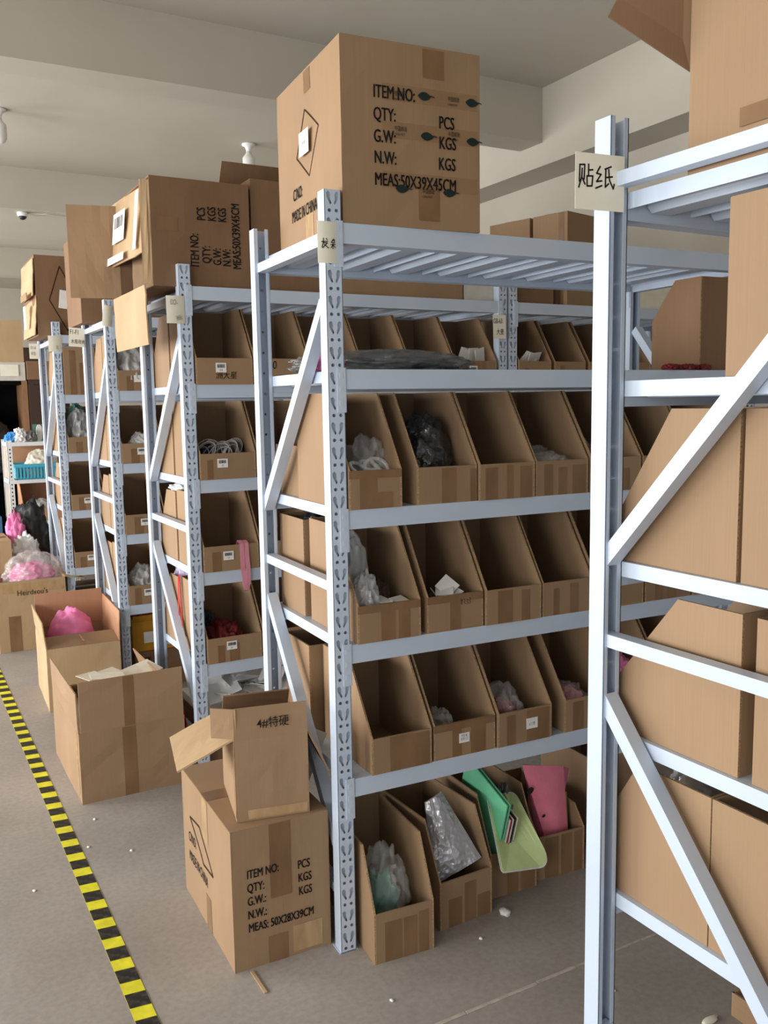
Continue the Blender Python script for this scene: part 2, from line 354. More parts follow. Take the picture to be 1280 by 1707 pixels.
def rack(label, loc, rz, levels, Lr=1.5, D=.6, low=True):
    t = thing('shelving_rack', label, 'shelving rack', loc, rz, 'white steel shelving racks')
    for x in (0, Lr-PW):
        obj('upright_post', POSTF, 'white_steel', t, (x, 0, 0)); obj('upright_post', POST, 'white_steel', t, (x+PW, D, 0), (0, 0, PI))
        xc = x+PW/2
        for z in (1.885, 1.005, .16):
            MB().bar((xc, PD-.016, z), (xc, D-PD+.016, z), .03, .026).build('rung', 'white_steel', t)
        for a, b_ in (((xc, .05, 1.735), (xc, D-.03, 1.165)), ((xc, D-.03, .885), (xc, .05, .29))):
            if x > 0: a, b_ = (a[0], D-a[1], a[2]), (b_[0], D-b_[1], b_[2])
            MB().bar(a, b_, .03, .032, (1, 0, 0)).build('brace', 'white_steel', t)
        for y in (0, D-.05): MB().box(x-.004, x+PW+.004, y, y+.05, 0, .003).build('foot_plate', 'white_steel', t)
    Lb = Lr-2*PW
    if Lb not in BEAMS: BEAMS[Lb] = beam_mesh(Lb)
    pn = 8; pw = Lb/pn; dk = deck_mesh(pw-.0006, D-.062)
    for z in levels:
        for y, r in ((0, 0), (D, PI)):
            bo = obj('beam', BEAMS[Lb], 'white_steel', t, (PW if r == 0 else Lr-PW, y, z), (0, 0, r))
            obj('hook_plate', HOOK, 'white_steel', bo)
            h2 = obj('hook_plate', HOOK, 'white_steel', bo, (Lb, 0, 0)); h2.scale = (-1, 1, 1)
        for k in range(pn): obj('deck_panel', dk, 'white_steel', t, (PW+k*pw, .031, z-.0005))
    return t
LA = [1.923, 1.565, 1.207, .8515, .485]; LBs = [1.921, 1.558, 1.1965, .837, .473]; LR = [1.866, 1.515, 1.161, .812, .4625]
RA, AA = (.976, 2.034), -.0462
def A2W(x, y, z=0):      # rack-A local to world
    c, s = math.cos(AA), math.sin(AA); return (RA[0]+c*x-s*y, RA[1]+s*x+c*y, z)
rack('white steel rack in the centre, loaded with kraft bins under a big carton', (RA[0], RA[1], 0), AA, LA, 1.5, .581)
rack('white steel rack second from the front with a sideways carton on top', (.985, 3.306, 0), 0, LBs, 1.501, .612)
rack('white steel rack end to end with the second row, beyond the GB-63 tag', (2.498, 3.306, 0), 0, LBs, 1.501, .612)
rack('white steel rack third from the front with F1 tag on its rear post', (.9755, 4.53, 0), 0, LBs, 1.5, .592)
rack('white steel rack fourth from the front below the diamond-marked carton', (.934, 5.80, 0), 0, LBs, 1.5, .62)
rack('white steel rack in the right foreground with a paper tag on its post', (1.218, .737, 0), .012, LR, 1.5, .6)

# ---------------------------------------------------------------- bins
T = .005
BINM = {}
def panels(w, d, h, lip, to, mat):
    k = (mat, round(w, 3), round(d, 3), round(h, 3), round(lip, 3), round(to, 3))
    if k not in BINM:
        sp = [(0, 0), (d, 0), (d, h), (to, h), (0, lip)] if lip < h else [(0, 0), (d, 0), (d, h), (0, h)]
        side = MB().prism(sp, lambda a, c: (0, a, c), lambda a, c: (T, a, c)).mesh('side_panel')
        side.materials.append(MATS[mat]); side.materials.append(MATS['kraft_edge'])
        for p in side.polygons: p.material_index = 0 if abs(p.normal.x) > .5 else 1
        BINM[k] = (side, MB().box(T, w-T, 0, T, T, lip).mesh('front_panel'), MB().box(T, w-T, d-T, d, T, h).mesh('back_panel'),
                   MB().box(T, w-T, 0, d, 0, T).mesh('bottom_panel'))
    return BINM[k]
rb = random.Random(11)
ORD = ['first', 'second', 'third', 'fourth', 'fifth', 'sixth', 'seventh', 'eighth']
def bin_(label, loc, rz, w=.188, d=.35, h=.3, lip=.1, to=.135, mat='kraft', tapes=None, band=False, group=None, sharp=None):
    t = thing('picking_bin', label, 'storage bin', loc, rz, group)
    side, fr, bk, bt = panels(w, d, h, lip, to, mat)
    for me in (side, fr, bk, bt):
        if not me.materials: me.materials.append(MATS[mat])
    mk = lambda n, me, l=(0, 0, 0): obj(n, me, mat, t, l)
    mk('side_panel', side); mk('side_panel', side, (w-T, 0, 0)); f = mk('front_panel', fr); mk('back_panel', bk); mk('bottom_panel', bt)
    if tapes is None:
        n = rb.choice((1, 2, 2, 3)); tapes = []; x = .02
        for i in range(n):
            tw = rb.uniform(.022, .045); x0 = x+rb.uniform(.005, .03)
            if x0+tw < w-.015: tapes.append((x0, tw, rb.uniform(.6, .98)))
            x = x0+tw
    for x0, tw, fh in tapes:
        MB().box(x0, x0+tw, -.0007, 0, .001, lip*fh).build('packing_tape', 'packing_tape', f)
    if band: MB().box(.001, w-.001, -.0011, -.0007, lip*.8, lip*.999).box(T, w-T, -.0007, T+.0008, lip, lip+.0006).build('packing_tape', 'packing_tape', f)
    t['w'] = w; t['lip'] = lip
    return t, f

def bag(name, label, cat, loc, size, mat='clear_bag', seed=0, amp=.28, tuft=False, sub=5, group=None, rz=0, parent=None, fr=3.2):
    bm = bmesh.new(); bmesh.ops.create_icosphere(bm, subdivisions=sub, radius=1)
    of = Vector((seed*3.7, seed*1.9, seed*.7)); size = (size[0]*1.1, size[1]*1.08, size[2]*1.17); sx, sy, sz = size
    for v in bm.verts:
        n = v.co.normalized(); r = 1+amp*(1-2*abs(noise.noise(n*fr*.6+of)))+amp*.5*noise.noise(n*fr*1.7+of)+amp*.38*(.5-abs(noise.noise(n*fr*2.6+of*1.3)))+amp*.14*(.5-abs(noise.noise(n*fr*6+of)))
        if tuft and n.z > .55: r += (n.z-.55)*1.5
        p = n*r; p.z = max(p.z, -.62)
        v.co = Vector((p.x*sx/2, p.y*sy/2, (p.z+.62)/1.62*sz))
    for ax in range(3):      # keep the bag inside its stated size
        lo = min(v.co[ax] for v in bm.verts); hi = max(v.co[ax] for v in bm.verts)
        for v in bm.verts: v.co[ax] = (v.co[ax]-lo)/(hi-lo)*size[ax]-(size[ax]/2 if ax < 2 else 0)
    me = bpy.data.meshes.new(name); bm.to_mesh(me); bm.free()
    o = obj(name, me, mat, parent, loc, (0, 0, rz), smooth=True)
    if parent is None: tag(o, label, cat, group)
    return o
def patch(name, label, cat, c, t, mat, bulge=0, group=None, n=10, wob=0, seed=0):
    c = [Vector(p) for p in c]; nr = (c[1]-c[0]).cross(c[3]-c[0]).normalized(); mb = MB()
    for s_ in (0, 1):
        for i in range(n+1):
            for j in range(n+1):
                u, v = i/n, j/n; p = (c[0]*(1-u)+c[1]*u)*(1-v)+(c[3]*(1-u)+c[2]*u)*v
                p = p+nr*(bulge*math.sin(PI*u)*math.sin(PI*(.15+.7*v))+wob*noise.noise(Vector((u*4, v*4, seed)))-s_*t); mb.v.append(tuple(p))
    m_ = (n+1)**2; ix = lambda s_, i, j: s_*m_+i*(n+1)+j
    for i in range(n):
        for j in range(n): mb.f += [(ix(0,i,j), ix(0,i+1,j), ix(0,i+1,j+1), ix(0,i,j+1)), (ix(1,i,j), ix(1,i,j+1), ix(1,i+1,j+1), ix(1,i+1,j))]
        for j in (0, n): mb.f += [(ix(0,i,j), ix(0,i+1,j), ix(1,i+1,j), ix(1,i,j)), (ix(0,j,i), ix(0,j,i+1), ix(1,j,i+1), ix(1,j,i))]
    o = mb.build(name, mat, None, smooth=False)
    if label: tag(o, label, cat, group)
    return o
def sheet(name, label, cat, w, h, t, mat, loc, rot, bend=0, group=None, parent=None, corner=0, curl=0):
    mb = MB(); n = 10; k = 8; nn = 0
    for s in (0, 1):
        for i in range(n+1):
            for j in range(k+1):
                u = i/n-.5; v = j/k
                x = u*w; z = v*h
                if corner and abs(u) > .5-corner/w*1.0 and (v < corner/h or v > 1-corner/h):
                    ex = abs(u)*w-(w/2-corner); ez = (corner-z) if v < .5 else z-(h-corner); q = math.hypot(ex, ez)
                    if q > corner:
                        x = math.copysign(w/2-corner+ex/q*corner, u); z = (corner-ez/q*corner) if v < .5 else h-corner+ez/q*corner
                y = bend*((2*u)**2)+curl*v*v+s*t
                mb.v.append((x, y, z))
    m_ = (n+1)*(k+1); ix = lambda s, i, j: s*m_+i*(k+1)+j
    for i in range(n):
        for j in range(k):
            mb.f.append((ix(0,i,j), ix(0,i+1,j), ix(0,i+1,j+1), ix(0,i,j+1))); mb.f.append((ix(1,i,j), ix(1,i,j+1), ix(1,i+1,j+1), ix(1,i+1,j)))
    for i in range(n):
        for j in (0, k): mb.f.append((ix(0,i,j), ix(0,i+1,j), ix(1,i+1,j), ix(1,i,j)))
    for j in range(k):
        for i in (0, n): mb.f.append((ix(0,i,j), ix(0,i,j+1), ix(1,i,j+1), ix(1,i,j)))
    o = mb.build(name, mat, parent, loc, rot, smooth=False)
    if parent is None: tag(o, label, cat, group)
    return o

# --- centre rack, front bins (local x of left edge, width)
GA = 'kraft bins on the centre rack'
ROWA = {3: [(.049, .153), (.250, .187), (.442, .186), (.634, .188), (.83, .19), (1.03, .19), (1.225, .19)],
        4: [(.066, .188), (.276, .180), (.463, .190), (.660, .181), (.85, .19), (1.05, .19), (1.25, .19)],
        5: [(.100, .184), (.293, .203), (.503, .190), (.745, .188), (.94, .188), (1.14, .19)]}
DESC = {(3, 0): 'kraft bin holding a bag of white rings', (3, 1): 'kraft bin holding a shiny black bundle', (3, 2): 'empty kraft bin', (3, 3): 'kraft bin holding clear zip bags',
        (4, 0): 'kraft bin with tall crumpled clear bag', (4, 1): 'kraft bin with small handwritten mark', (4, 2): 'empty kraft bin', (4, 3): 'empty kraft bin',
        (5, 0): 'empty kraft bin', (5, 1): 'kraft bin with two-line white sticker', (5, 2): 'kraft bin with one-line white sticker', (5, 3): 'kraft bin set apart holding pink packets'}
TAPES = {(3, 0): [(.03, .05, .8), (.08, .045, .42)], (3, 1): [(.075, .045, .95), (.165, .02, .9)], (3, 2): [(.02, .04, .9), (.09, .022, .95), (.135, .04, .9)], (3, 3): [(.03, .03, .9), (.08, .03, .8), (.13, .05, .85)],
         (4, 0): [(.068, .042, .9), (.12, .035, .85)], (4, 1): [(.072, .034, .8)], (4, 2): [(.04, .05, .95), (.12, .03, .9)], (4, 3): [(.04, .02, .8), (.1, .03, .9)],
         (5, 0): [(.055, .07, .98), (.127, .05, .95)], (5, 1): [(.06, .03, .9), (.12, .05, .9)], (5, 2): [(.03, .03, .9), (.1, .08, .95)], (5, 3): [(.03, .04, .9)]}
shelfw = {2: 'second', 3: 'third', 4: 'fourth', 5: 'fifth'}
fronts = {}; bins = {}
for lv, row in ROWA.items():
    for i, (x, w) in enumerate(row):
        d_ = DESC.get((lv, i), 'kraft bin')
        t, f = bin_('%s, %s from aisle, %s shelf of centre rack' % (d_, ORD[i], shelfw[lv]), A2W(x, -.004+(.004 if i % 2 else 0), LA[lv-1]), AA,
                    w, .36 if lv == 3 else .325, .30 if lv < 5 else .285, .1, .135, tapes=TAPES.get((lv, i)), band=(lv, i) in ((4, 0), (4, 1), (3, 0), (5, 1)), group=GA)
        fronts[lv, i] = f; bins[lv, i] = t
strokes(fronts[4, 1], [[(0, .6), (.3, .7), (.1, .3)], [(.1, .9), (.2, .1)], [(.5, .8), (.7, .5), (.5, .4), (.75, .1)], [(.9, .7), (1.1, .6), (.95, .4), (1.15, .2), (.9, .05)], [(1.3, .9), (1.5, .7), (1.3, .5), (1.5, .3), (1.3, .05)]],
        (.105, -.0016, .068), FRONT, .022, .0012)
s = sticker(fronts[5, 1], (.098, -.0015, .052), FRONT, .034, .028, None, False); text(s, '吟音 粗\n粒苞小方', (0, .003, .0008), (0, 0, 0), .0095, 'ink_grey', align='CENTER', bold=0)
s = sticker(fronts[5, 2], (.118, -.0015, .055), FRONT, .04, .032, None, False); text(s, '# 2 艳', (0, -.006, .0008), (0, 0, 0), .0125, 'ink_grey', align='CENTER', bold=0)
# floor bins under the centre rack
fl = []
for i, (x, y, w, d_, tp, rz) in enumerate([(1.031, 1.945, .176, 'kraft floor bin holding a glossy clear bag of teal items', [(.03, .05, .8), (.085, .04, .8), (.13, .03, .85)], -.09),
                                      (1.262, 1.985, .182, 'kraft floor bin holding a silver bubble mailer', [(.03, .045, .6), (.085, .04, .85), (.13, .045, .5)], .03),
                                      (1.478, 2.045, .168, 'kraft floor bin stuffed with green folders and a pale green board', [(.06, .04, .95), (.11, .05, .95)], -.05),
                                      (1.662, 2.055, .178, 'kraft floor bin stuffed with pink folders', [(.03, .05, .95), (.09, .04, .95), (.14, .03, .95)], -.08)]):
    t, f = bin_(d_ + ' beneath the centre rack', (x, y, 0), rz, w, .36, .2 if i == 3 else .3, .14, .05 if i == 3 else .08, tapes=tp, group='kraft bins on the floor'); fl.append(t)
bin_('kraft floor bin behind the foreground post beneath the centre rack', (1.95, 2.06, 0), -.06, .18, .36, .3, .14, .08, group='kraft bins on the floor')
# rear cartons of the centre rack seen from its end
for k, (lv, y, hh) in enumerate([(4, .36, .29), (3, .375, .15), (5, .34, .28)]):
    bin_('upright-sided kraft bin at the rear of the %s shelf, aisle end of centre rack' % shelfw[lv], A2W(.062, y, LA[lv-1]), AA, .18, .2, hh, hh, 0, 'kraft', [], group='kraft bins at the rear of the centre rack')
bag('black_bundle', 'black bundle in the rear bin on the fourth shelf of centre rack', 'bundle', A2W(.15, .46, LA[3]+.2), (.13, .15, .09), 'charcoal', 4)
MB().box(.02, .16, .03, .17, T, .2).build('folded_carton_filler', 'kraft_dark', None, A2W(.062, .36, LA[3]), (0, 0, AA))
tag(bpy.data.objects['folded_carton_filler'], 'folded brown card filling the rear bin on the fourth shelf of centre rack', 'card')

# contents of the centre-rack bins
def inA(lv, i, x, y, z=T): b_ = ROWA[lv][i]; return A2W(b_[0]+x, y, LA[lv-1]+z)
bb = bag('ring_bag', 'clear bag of white plastic rings in first bin, third shelf, centre rack', 'plastic bag', inA(3, 0, .1, .12), (.13, .16, .16), 'clear_bag', 1)
mb = MB()
for c, R, ax in [((-.035, -.045, .092), .030, (.3, -.5, .8)), ((.012, -.05, .094), .032, (-.2, -.7, .6)), ((.0, -.03, .10), .026, (.1, -.4, .9)), ((.03, -.03, .1), .028, (.5, -.5, .7))]: mb.torus(c, R, .0055, ax)
mb.build('ring', 'white_plastic', bb, smooth=True)
MB().torus((-.01, -.02, .085), .03, .01, (.1, -.2, 1)).torus((.02, 0, .075), .03, .01, (.3, -.3, 1)).build('contents', 'green_dark', bb, smooth=True)
bb = bag('black_bundle', 'black hair accessories bundled in shiny plastic, third shelf of centre rack', 'bundle', inA(3, 1, .098, .15), (.165, .17, .205), 'dark_bag', 2, .16)
bag('contents', None, None, (0, 0, .005), (.14, .15, .17), 'charcoal', 7, .3, parent=bb)
for k, (x, y, z, r) in enumerate([(.07, .10, .03, .2), (.11, .13, .045, -.2), (.09, .16, .055, .5), (.115, .18, .075, .1), (.1, .08, .06, -.3)]):
    bag('zip_bag', 'clear zip bag among several lying in fourth bin, third shelf, centre rack', 'plastic bag', inA(3, 3, x, y, z), (.13, .12, .055), 'clear_bag', 20+k, .3, rz=r, group='clear zip bags in one bin')
bag('zip_bag', 'clear bag in the bin behind the foreground post, third shelf of centre rack', 'plastic bag', inA(3, 4, .09, .14), (.13, .15, .13), 'clear_bag', 31)
bag('tall_clear_bag', 'tall crumpled clear bag standing in first bin, fourth shelf, centre rack', 'plastic bag', inA(4, 0, .05, .14, .05), (.1, .11, .2), 'cloudy_bag', 33, .35, tuft=True)
bag('crumpled_bag', 'cloudy crumpled bag lying in front of the tall clear bag', 'plastic bag', inA(4, 0, .058, .07), (.09, .09, .155), 'cloudy_bag', 36, .3)
bag('brown_bundle', 'brown bundle beside the crumpled clear bags on the fourth shelf', 'bundle', inA(4, 0, .125, .12), (.08, .1, .12), 'dark_wood', 39, .4)
def packets(n, fn, label, group, w, h, mat, seed, name='paper_packet', tilt=.5):
    rs = random.Random(seed)
    me = MB().box(-w/2, w/2, -h/2, h/2, 0, .002).mesh(name)
    for k in range(n):
        p = fn(k, rs); o = obj(name, me, mat, None, p, (rs.uniform(-tilt, tilt)+.5*tilt, rs.uniform(-tilt, tilt), rs.uniform(-1.2, 1.2)))
        tag(o, label, 'packet', group)
packets(4, lambda k, r: inA(4, 0, r.uniform(.09, .15), r.uniform(.03, .07), .085+.004*k), 'white paper slip beside crumpled bags in first bin, fourth shelf, centre rack', 'white slips by the crumpled bags', .05, .035, 'white_paper', 3, tilt=.25)
packets(5, lambda k, r: inA(4, 1, r.uniform(.035, .11), r.uniform(.04, .1), .075+.01*k), 'white packet inside second bin, fourth shelf of the centre rack', 'white packets in second bin of fourth shelf', .055, .05, 'white_paper', 5, tilt=.7)
bag('packet_pile_bag', 'clear bag under the white packets, second bin of fourth shelf', 'plastic bag', inA(4, 1, .09, .1), (.13, .15, .075), 'grey_bag', 8)
bag('small_clear_bag', 'small clear bag at the bottom of the two-line-sticker bin', 'plastic bag', inA(5, 1, .06, .08), (.09, .11, .10), 'clear_bag', 41); 
bag('red_packet', 'dark red packet under the clear bag in the two-line-sticker bin', 'packet', inA(5, 1, .07, .1), (.09, .11, .06), 'dark_wood', 42)
bb = bag('clear_bag', 'clear bag of red pieces in the one-line-sticker bin', 'plastic bag', inA(5, 2, .075, .1), (.14, .15, .13), 'clear_bag', 43)
bag('contents', None, None, (-.01, -.01, .004), (.11, .12, .095), 'red', 44, .4, parent=bb)
bb = bag('pink_packet_bag', 'clear bag of pink packets in the bin set apart, fifth shelf', 'plastic bag', inA(5, 3, .08, .1), (.14, .14, .10), 'clear_bag', 46)
bag('contents', None, None, (0, 0, .004), (.12, .12, .085), 'pink_deep', 47, .4, parent=bb)
bag('pink_bundle', 'pink bundle in fifth bin of the fifth shelf behind the foreground post', 'bundle', inA(5, 4, .1, .12), (.14, .14, .15), 'pink', 48)
# floor bin contents
bb = bag('teal_item_bag', 'glossy clear bag of teal items in the first floor bin', 'plastic bag', (1.125, 2.07, T), (.14, .15, .225), 'clear_bag', 51, .3)
bag('contents', None, None, (-.01, -.01, .005), (.1, .1, .16), 'teal', 52, .45, parent=bb); bag('contents', None, None, (.03, .02, .005), (.07, .08, .13), 'grey_card', 53, .4, parent=bb)
patch('bubble_mailer', 'silver bubble mailer leaning in the second floor bin', 'mailer', [(1.275, 2.05, .10), (1.428, 2.02, .16), (1.357, 2.12, .338), (1.30, 2.12, .318)], .014, 'bubble_silver', .022, wob=.008)
for k, (m_, x, dx) in enumerate([('green_folder', 1.520, 0), ('green_folder', 1.531, 0), ('white_paper', 1.542, 0), ('red', 1.548, 0), ('white_paper', 1.554, 0), ('charcoal', 1.562, 0), ('cream', 1.57, 0)]):
    sheet('folder', ['glossy green folder nearest the bubble mailer', 'glossy green folder second from the bubble mailer', 'white folder beside the green ones in the third floor bin', 'thin red folder among white ones in the third floor bin',
                     'white folder right of the thin red one', 'black folder among the pale ones in the third floor bin', 'cream folder rightmost of the slanted ones'][k], 'folder',
          .24, .30 if k < 2 else .24, .004, m_, (x, 2.20, T+.05), (0, -.3, PI/2-.06), group='folders slanting in the third floor bin')
bag('plastic_wrap', 'crumpled clear wrap between folders and pale green board', 'plastic bag', (1.585, 2.13, .06), (.09, .12, .22), 'grey_bag', 57, .3)
gb = [(1.480, 1.985, .118), (1.664, 1.985, .088), (1.604, 2.09, .292), (1.512, 2.10, .287)]
def rounded_patch(name, c, t, mat, n=14, grow=0.0, push=0.0, parent=None):
    c = [Vector(p) for p in c]; nr = (c[1]-c[0]).cross(c[3]-c[0]).normalized(); mb = MB(); pts = []
    R_ = .22
    for (cx, cy, a0) in ((R_*.3, R_*.3, PI), (1-R_, R_, 1.5*PI), (1-R_*.5, 1-R_*.5, 0), (R_*.4, 1-R_*.4, .5*PI)):
        rr = min(cx, cy, 1-cx, 1-cy)
        for k in range(7): a = a0+k*PI/12; pts.append((cx+rr*math.cos(a)*(1+grow), cy+rr*math.sin(a)*(1+grow)))
    def at(u, v, o): 
        p = (c[0]*(1-u)+c[1]*u)*(1-v)+(c[3]*(1-u)+c[2]*u)*v; return tuple(p+nr*(-.035*math.sin(PI*u)*(.4+.6*v)+push-o))
    ring = [1.0, .8, .6, .4, .2]; k = len(pts)
    for o in (0, t):
        n0 = len(mb.v)
        for q in ring: mb.v += [at(.5+(u-.5)*q, .5+(v-.5)*q, o) for u, v in pts]
        for r_ in range(len(ring)-1): mb.f += [(n0+r_*k+i, n0+r_*k+(i+1) % k, n0+(r_+1)*k+(i+1) % k, n0+(r_+1)*k+i) for i in range(k)]
        mb.f.append(tuple(n0+(len(ring)-1)*k+i for i in range(k)))
    h = len(mb.v)//2; mb.f += [(i, (i+1) % k, h+(i+1) % k, h+i) for i in range(k)]
    return mb.build(name, mat, parent)
g = rounded_patch('pale_green_board', gb, .003, 'pale_green'); tag(g, 'pale green bendy board with white rim hanging over the third floor bin', 'board')
rounded_patch('white_rim', [tuple(Vector(p)+(Vector(p)-Vector((1.57, 2.04, .2)))*.045) for p in gb], .003, 'white_paper', push=-.0032, parent=g)
strokes(g, [[(0, 0), (.3, .25), (.5, .1)], [(.1, .5), (.15, .9), (.3, .6)], [(.5, .45), (.6, .7), (.75, .5), (.6, .4), (.5, .45)]], (1.535, 2.033, .165), (PI/2-.4, 0, 0), .04, .002, 'ink_grey', 'printed_face')
for k in range(8):
    e = Vector((-.016, .007*k, 0)); f_ = .0115*k
    o = patch('pink_folder', ('frontmost pink folder with dark printed dots in the fourth floor bin' if k == 0 else '%s glossy pink folder from the front in the fourth floor bin' % ORD[k]), 'folder',
          [tuple(Vector(q)+e+Vector((f_*m_, 0, -f_*.6*m_))) for q, m_ in (((1.738, 2.085, .10), 0), ((1.826, 2.085, .12), .1), ((1.836, 2.12, .315), .8), ((1.672, 2.12, .355), .5))],   .0025, 'pink_deep' if k % 2 == 0 else 'pink', .012, group='pink folders in the fourth floor bin')
    if k == 0:
        for x_, y_, z_, r_ in ((1.670, 2.112, .275, .013), (1.710, 2.095, .19, .006)):
            MB().lathe([(r_, 0), (r_, .0008)], 16).build('printed_dot', 'charcoal', o, (x_, y_-.012, z_), (PI/2+.25, 0, 0))
for k in range(3):
    sheet('yellow_booklet', ['pale yellow booklet standing right of the pink folders', 'cream booklet standing between yellow and olive ones', 'olive booklet rightmost beside the pink folders'][k], 'booklet', .2, .2, .006, ['yellow_pale', 'cream', 'olive'][k], (1.822+.009*k, 2.2, .02), (0, .08, PI/2-.1), group='yellow booklets beside pink folders')
# flat dark package on the second shelf
o = bag('garment_package', 'dark goods flat-packed in glossy plastic lying on the second shelf of centre rack', 'plastic package', A2W(.31, .32, LA[1]), (.54, .40, .062), 'grey_bag', 61, .14, fr=4)
bag('contents', None, None, (0, .0, .004), (.46, .34, .04), 'charcoal', 62, .15, parent=o); bag('contents', None, None, (-.22, -.1, .004), (.1, .08, .045), 'pink', 63, .15, parent=o)
# bin turned to the rear at the far end of the second shelf
bin_('rear-facing kraft bin on the second shelf, far right end of centre rack', (2.43, 2.2, LA[1]), PI+AA, .17, .21, .29, .17, .1, 'kraft_dark', [], group=GA)
for k in range(5): bag('red_sachet', 'dark red sachet lying beside the rear-facing bin on the second shelf', 'packet', (2.12+.036*k, 1.995+.012*(k % 2), LA[1]), (.045, .05, .018), 'maroon', 70+k, .3, group='red sachets on the second shelf')

# --- second rack bins
GB = 'kraft bins on the second rack'
BN = {(2, 0): 'kraft bin with G10 barcode sticker', (2, 1): 'kraft bin with G10 written in ink', (2, 5): 'kraft bin of white cards with barcode sticker', (3, 0): 'kraft bin heaped with white straps', (3, 1): 'kraft bin of dark coiled straps', (4, 0): 'kraft bin with pink lanyard over its lip', (5, 0): 'kraft bin of red ribbons with barcode sticker'}
fb = {}
for lv, n in ((2, 6), (3, 3), (4, 3), (5, 3)):
    for i in range(n):
        t, f = bin_('%s, %s from aisle, %s shelf of second rack' % (BN.get((lv, i), 'kraft bin'), ORD[i], shelfw[lv]), (1.036+.2325*i, 3.302, LBs[lv-1]), 0, .226, .33, .30, .1, .135, 'kraft', [] if (lv, i) == (2, 0) else None, group=GB); fb[lv, i] = f
    bin_('rear-facing kraft bin at the aisle end, %s shelf of second rack' % shelfw[lv], (1.225, 3.9, LBs[lv-1]), PI, .19, .25, .29, .1, .12, 'kraft', [], group=GB)
sticker(fb[2, 0], (.098, -.0015, .064), FRONT, .042, .036, 'G10'); text(fb[2, 0], '洲大星', (.075, -.0016, .024), FRONT, .03, xs=.95, bold=.004, shear=.1)
text(fb[2, 1], 'G10', (.03, -.0016, .06), FRONT, .045, 'ink', 'handwriting', .8, 0, shear=.1); text(fb[2, 1], '海马', (.02, -.0016, .02), FRONT, .035, 'ink', 'handwriting', .8, 0, shear=.1)
sticker(fb[3, 0], (.09, -.0015, .062), FRONT, .042, .034, 'G7'); sticker(fb[4, 0], (.1, -.0015, .06), FRONT, .042, .034, 'G4'); sticker(fb[5, 0], (.1, -.0015, .065), FRONT, .042, .034, 'G1'); sticker(fb[2, 5], (.1, -.0015, .06), FRONT, .042, .034, 'G11')
rs = random.Random(9)
for k in range(14):
    cx, cy, cz = 1.06+.011*k+rs.uniform(-.01, .01), 3.36+rs.uniform(0, .08), LBs[2]+.075+rs.uniform(0, .045)
    a0 = rs.uniform(0, 6); tl = Vector((rs.uniform(-.5, .5), -1, rs.uniform(.2, .8))).normalized(); e1 = tl.orthogonal().normalized(); e2 = tl.cross(e1)
    pts = [Vector((cx, cy, cz))+e1*.05*math.cos(a0+2*PI*j/18)+e2*.032*math.sin(a0+2*PI*j/18) for j in range(19)]
    tag(MB().ribbon(pts, tl*.021, .0016).build('strap_coil', 'strap_white'), 'white strap coil heaped in the first bin on the third shelf of second rack', 'strap', 'white strap coils')
bag('dark_strap_bundle', 'dark bundle under the white strap coils', 'bundle', (1.13, 3.44, LBs[2]+T), (.15, .18, .11), 'charcoal', 81)
bag('coiled_straps', 'dark coiled straps in the second bin on the third shelf of second rack', 'bundle', (1.33, 3.42, LBs[2]+T), (.15, .18, .16), 'charcoal', 82)
for x, lab, gap in ((1.19, 'pink printed lanyard draped over a bin lip on the second rack', .03),):
    pts = [(x, 3.36, LBs[3]+.07), (x, 3.325, LBs[3]+.112), (x, 3.299, LBs[3]+.103), (x+.002, 3.296, LBs[3]+.0), (x+.006, 3.290, LBs[3]-.06), (x+.012, 3.290, LBs[3]-.085), (x+.02, 3.290, LBs[3]-.06), (x+.022, 3.290, LBs[3]), (x+.02, 3.295, LBs[3]+.05), (x+.02, 3.299, LBs[3]+.103), (x+.02, 3.325, LBs[3]+.112), (x+.02, 3.36, LBs[3]+.07)]
    tag(MB().ribbon(pts, (.018, .0, .0), .0015).build('lanyard', 'strap_pink'), lab, 'lanyard')
bag('ribbon_bundle', 'red ribbons heaped in the first bin on the fifth shelf of second rack', 'ribbons', (1.14, 3.42, LBs[4]+T), (.16, .2, .125), 'maroon', 84, .45)
bag('black_ribbon', 'black ribbon bundle behind the red ribbons', 'ribbons', (1.1, 3.5, LBs[4]+T), (.1, .12, .15), 'charcoal', 85, .45)
x = 1.03
pts = [(x, 3.62, LBs[4]+.31), (x-.006, 3.61, LBs[4]+.30), (x-.008, 3.6, LBs[4]+.2), (x-.008, 3.585, LBs[4]+.1), (x-.008, 3.6, LBs[4]+.05), (x-.008, 3.625, LBs[4]+.09), (x-.008, 3.622, LBs[4]+.2), (x-.006, 3.62, LBs[4]+.30)]
tag(MB().ribbon(pts, (0, .012, .002), .0015).build('lanyard', 'strap_red'), 'red lanyard hanging down the end bin of the second rack', 'lanyard')
bag('lilac_packets', 'lilac and white packets atop the end bin of the second rack fifth shelf', 'packets', (1.13, 3.75, LBs[4]+.24), (.16, .18, .09), 'lilac', 87, .4)
bag('white_bag', 'flat white bag on the bins of the fourth shelf, second rack', 'plastic bag', (1.11, 3.7, LBs[3]+.292), (.16, .2, .03), 'white_plastic', 88)
for k, (x, y) in enumerate([(2.26, 3.36), (2.3, 3.38), (2.34, 3.37), (2.38, 3.36)]):
    tag(MB().box(-.03, .03, 0, .003, 0, .1).build('white_card', 'white_paper', None, (x, y, LBs[1]+.06), (.15, .35-.2*k, .2)), 'white card standing in the barcode bin beside the GB-63 tag', 'card', 'white cards beside the tag')
for i in range(4):
    bin_('kraft bin %s right of the GB-63 tag, second shelf of second row' % ORD[i], (2.55+.21*i, 3.302, LBs[1]), 0, .19, .33, .3, .1, .135, group='bins right of the GB-63 tag')
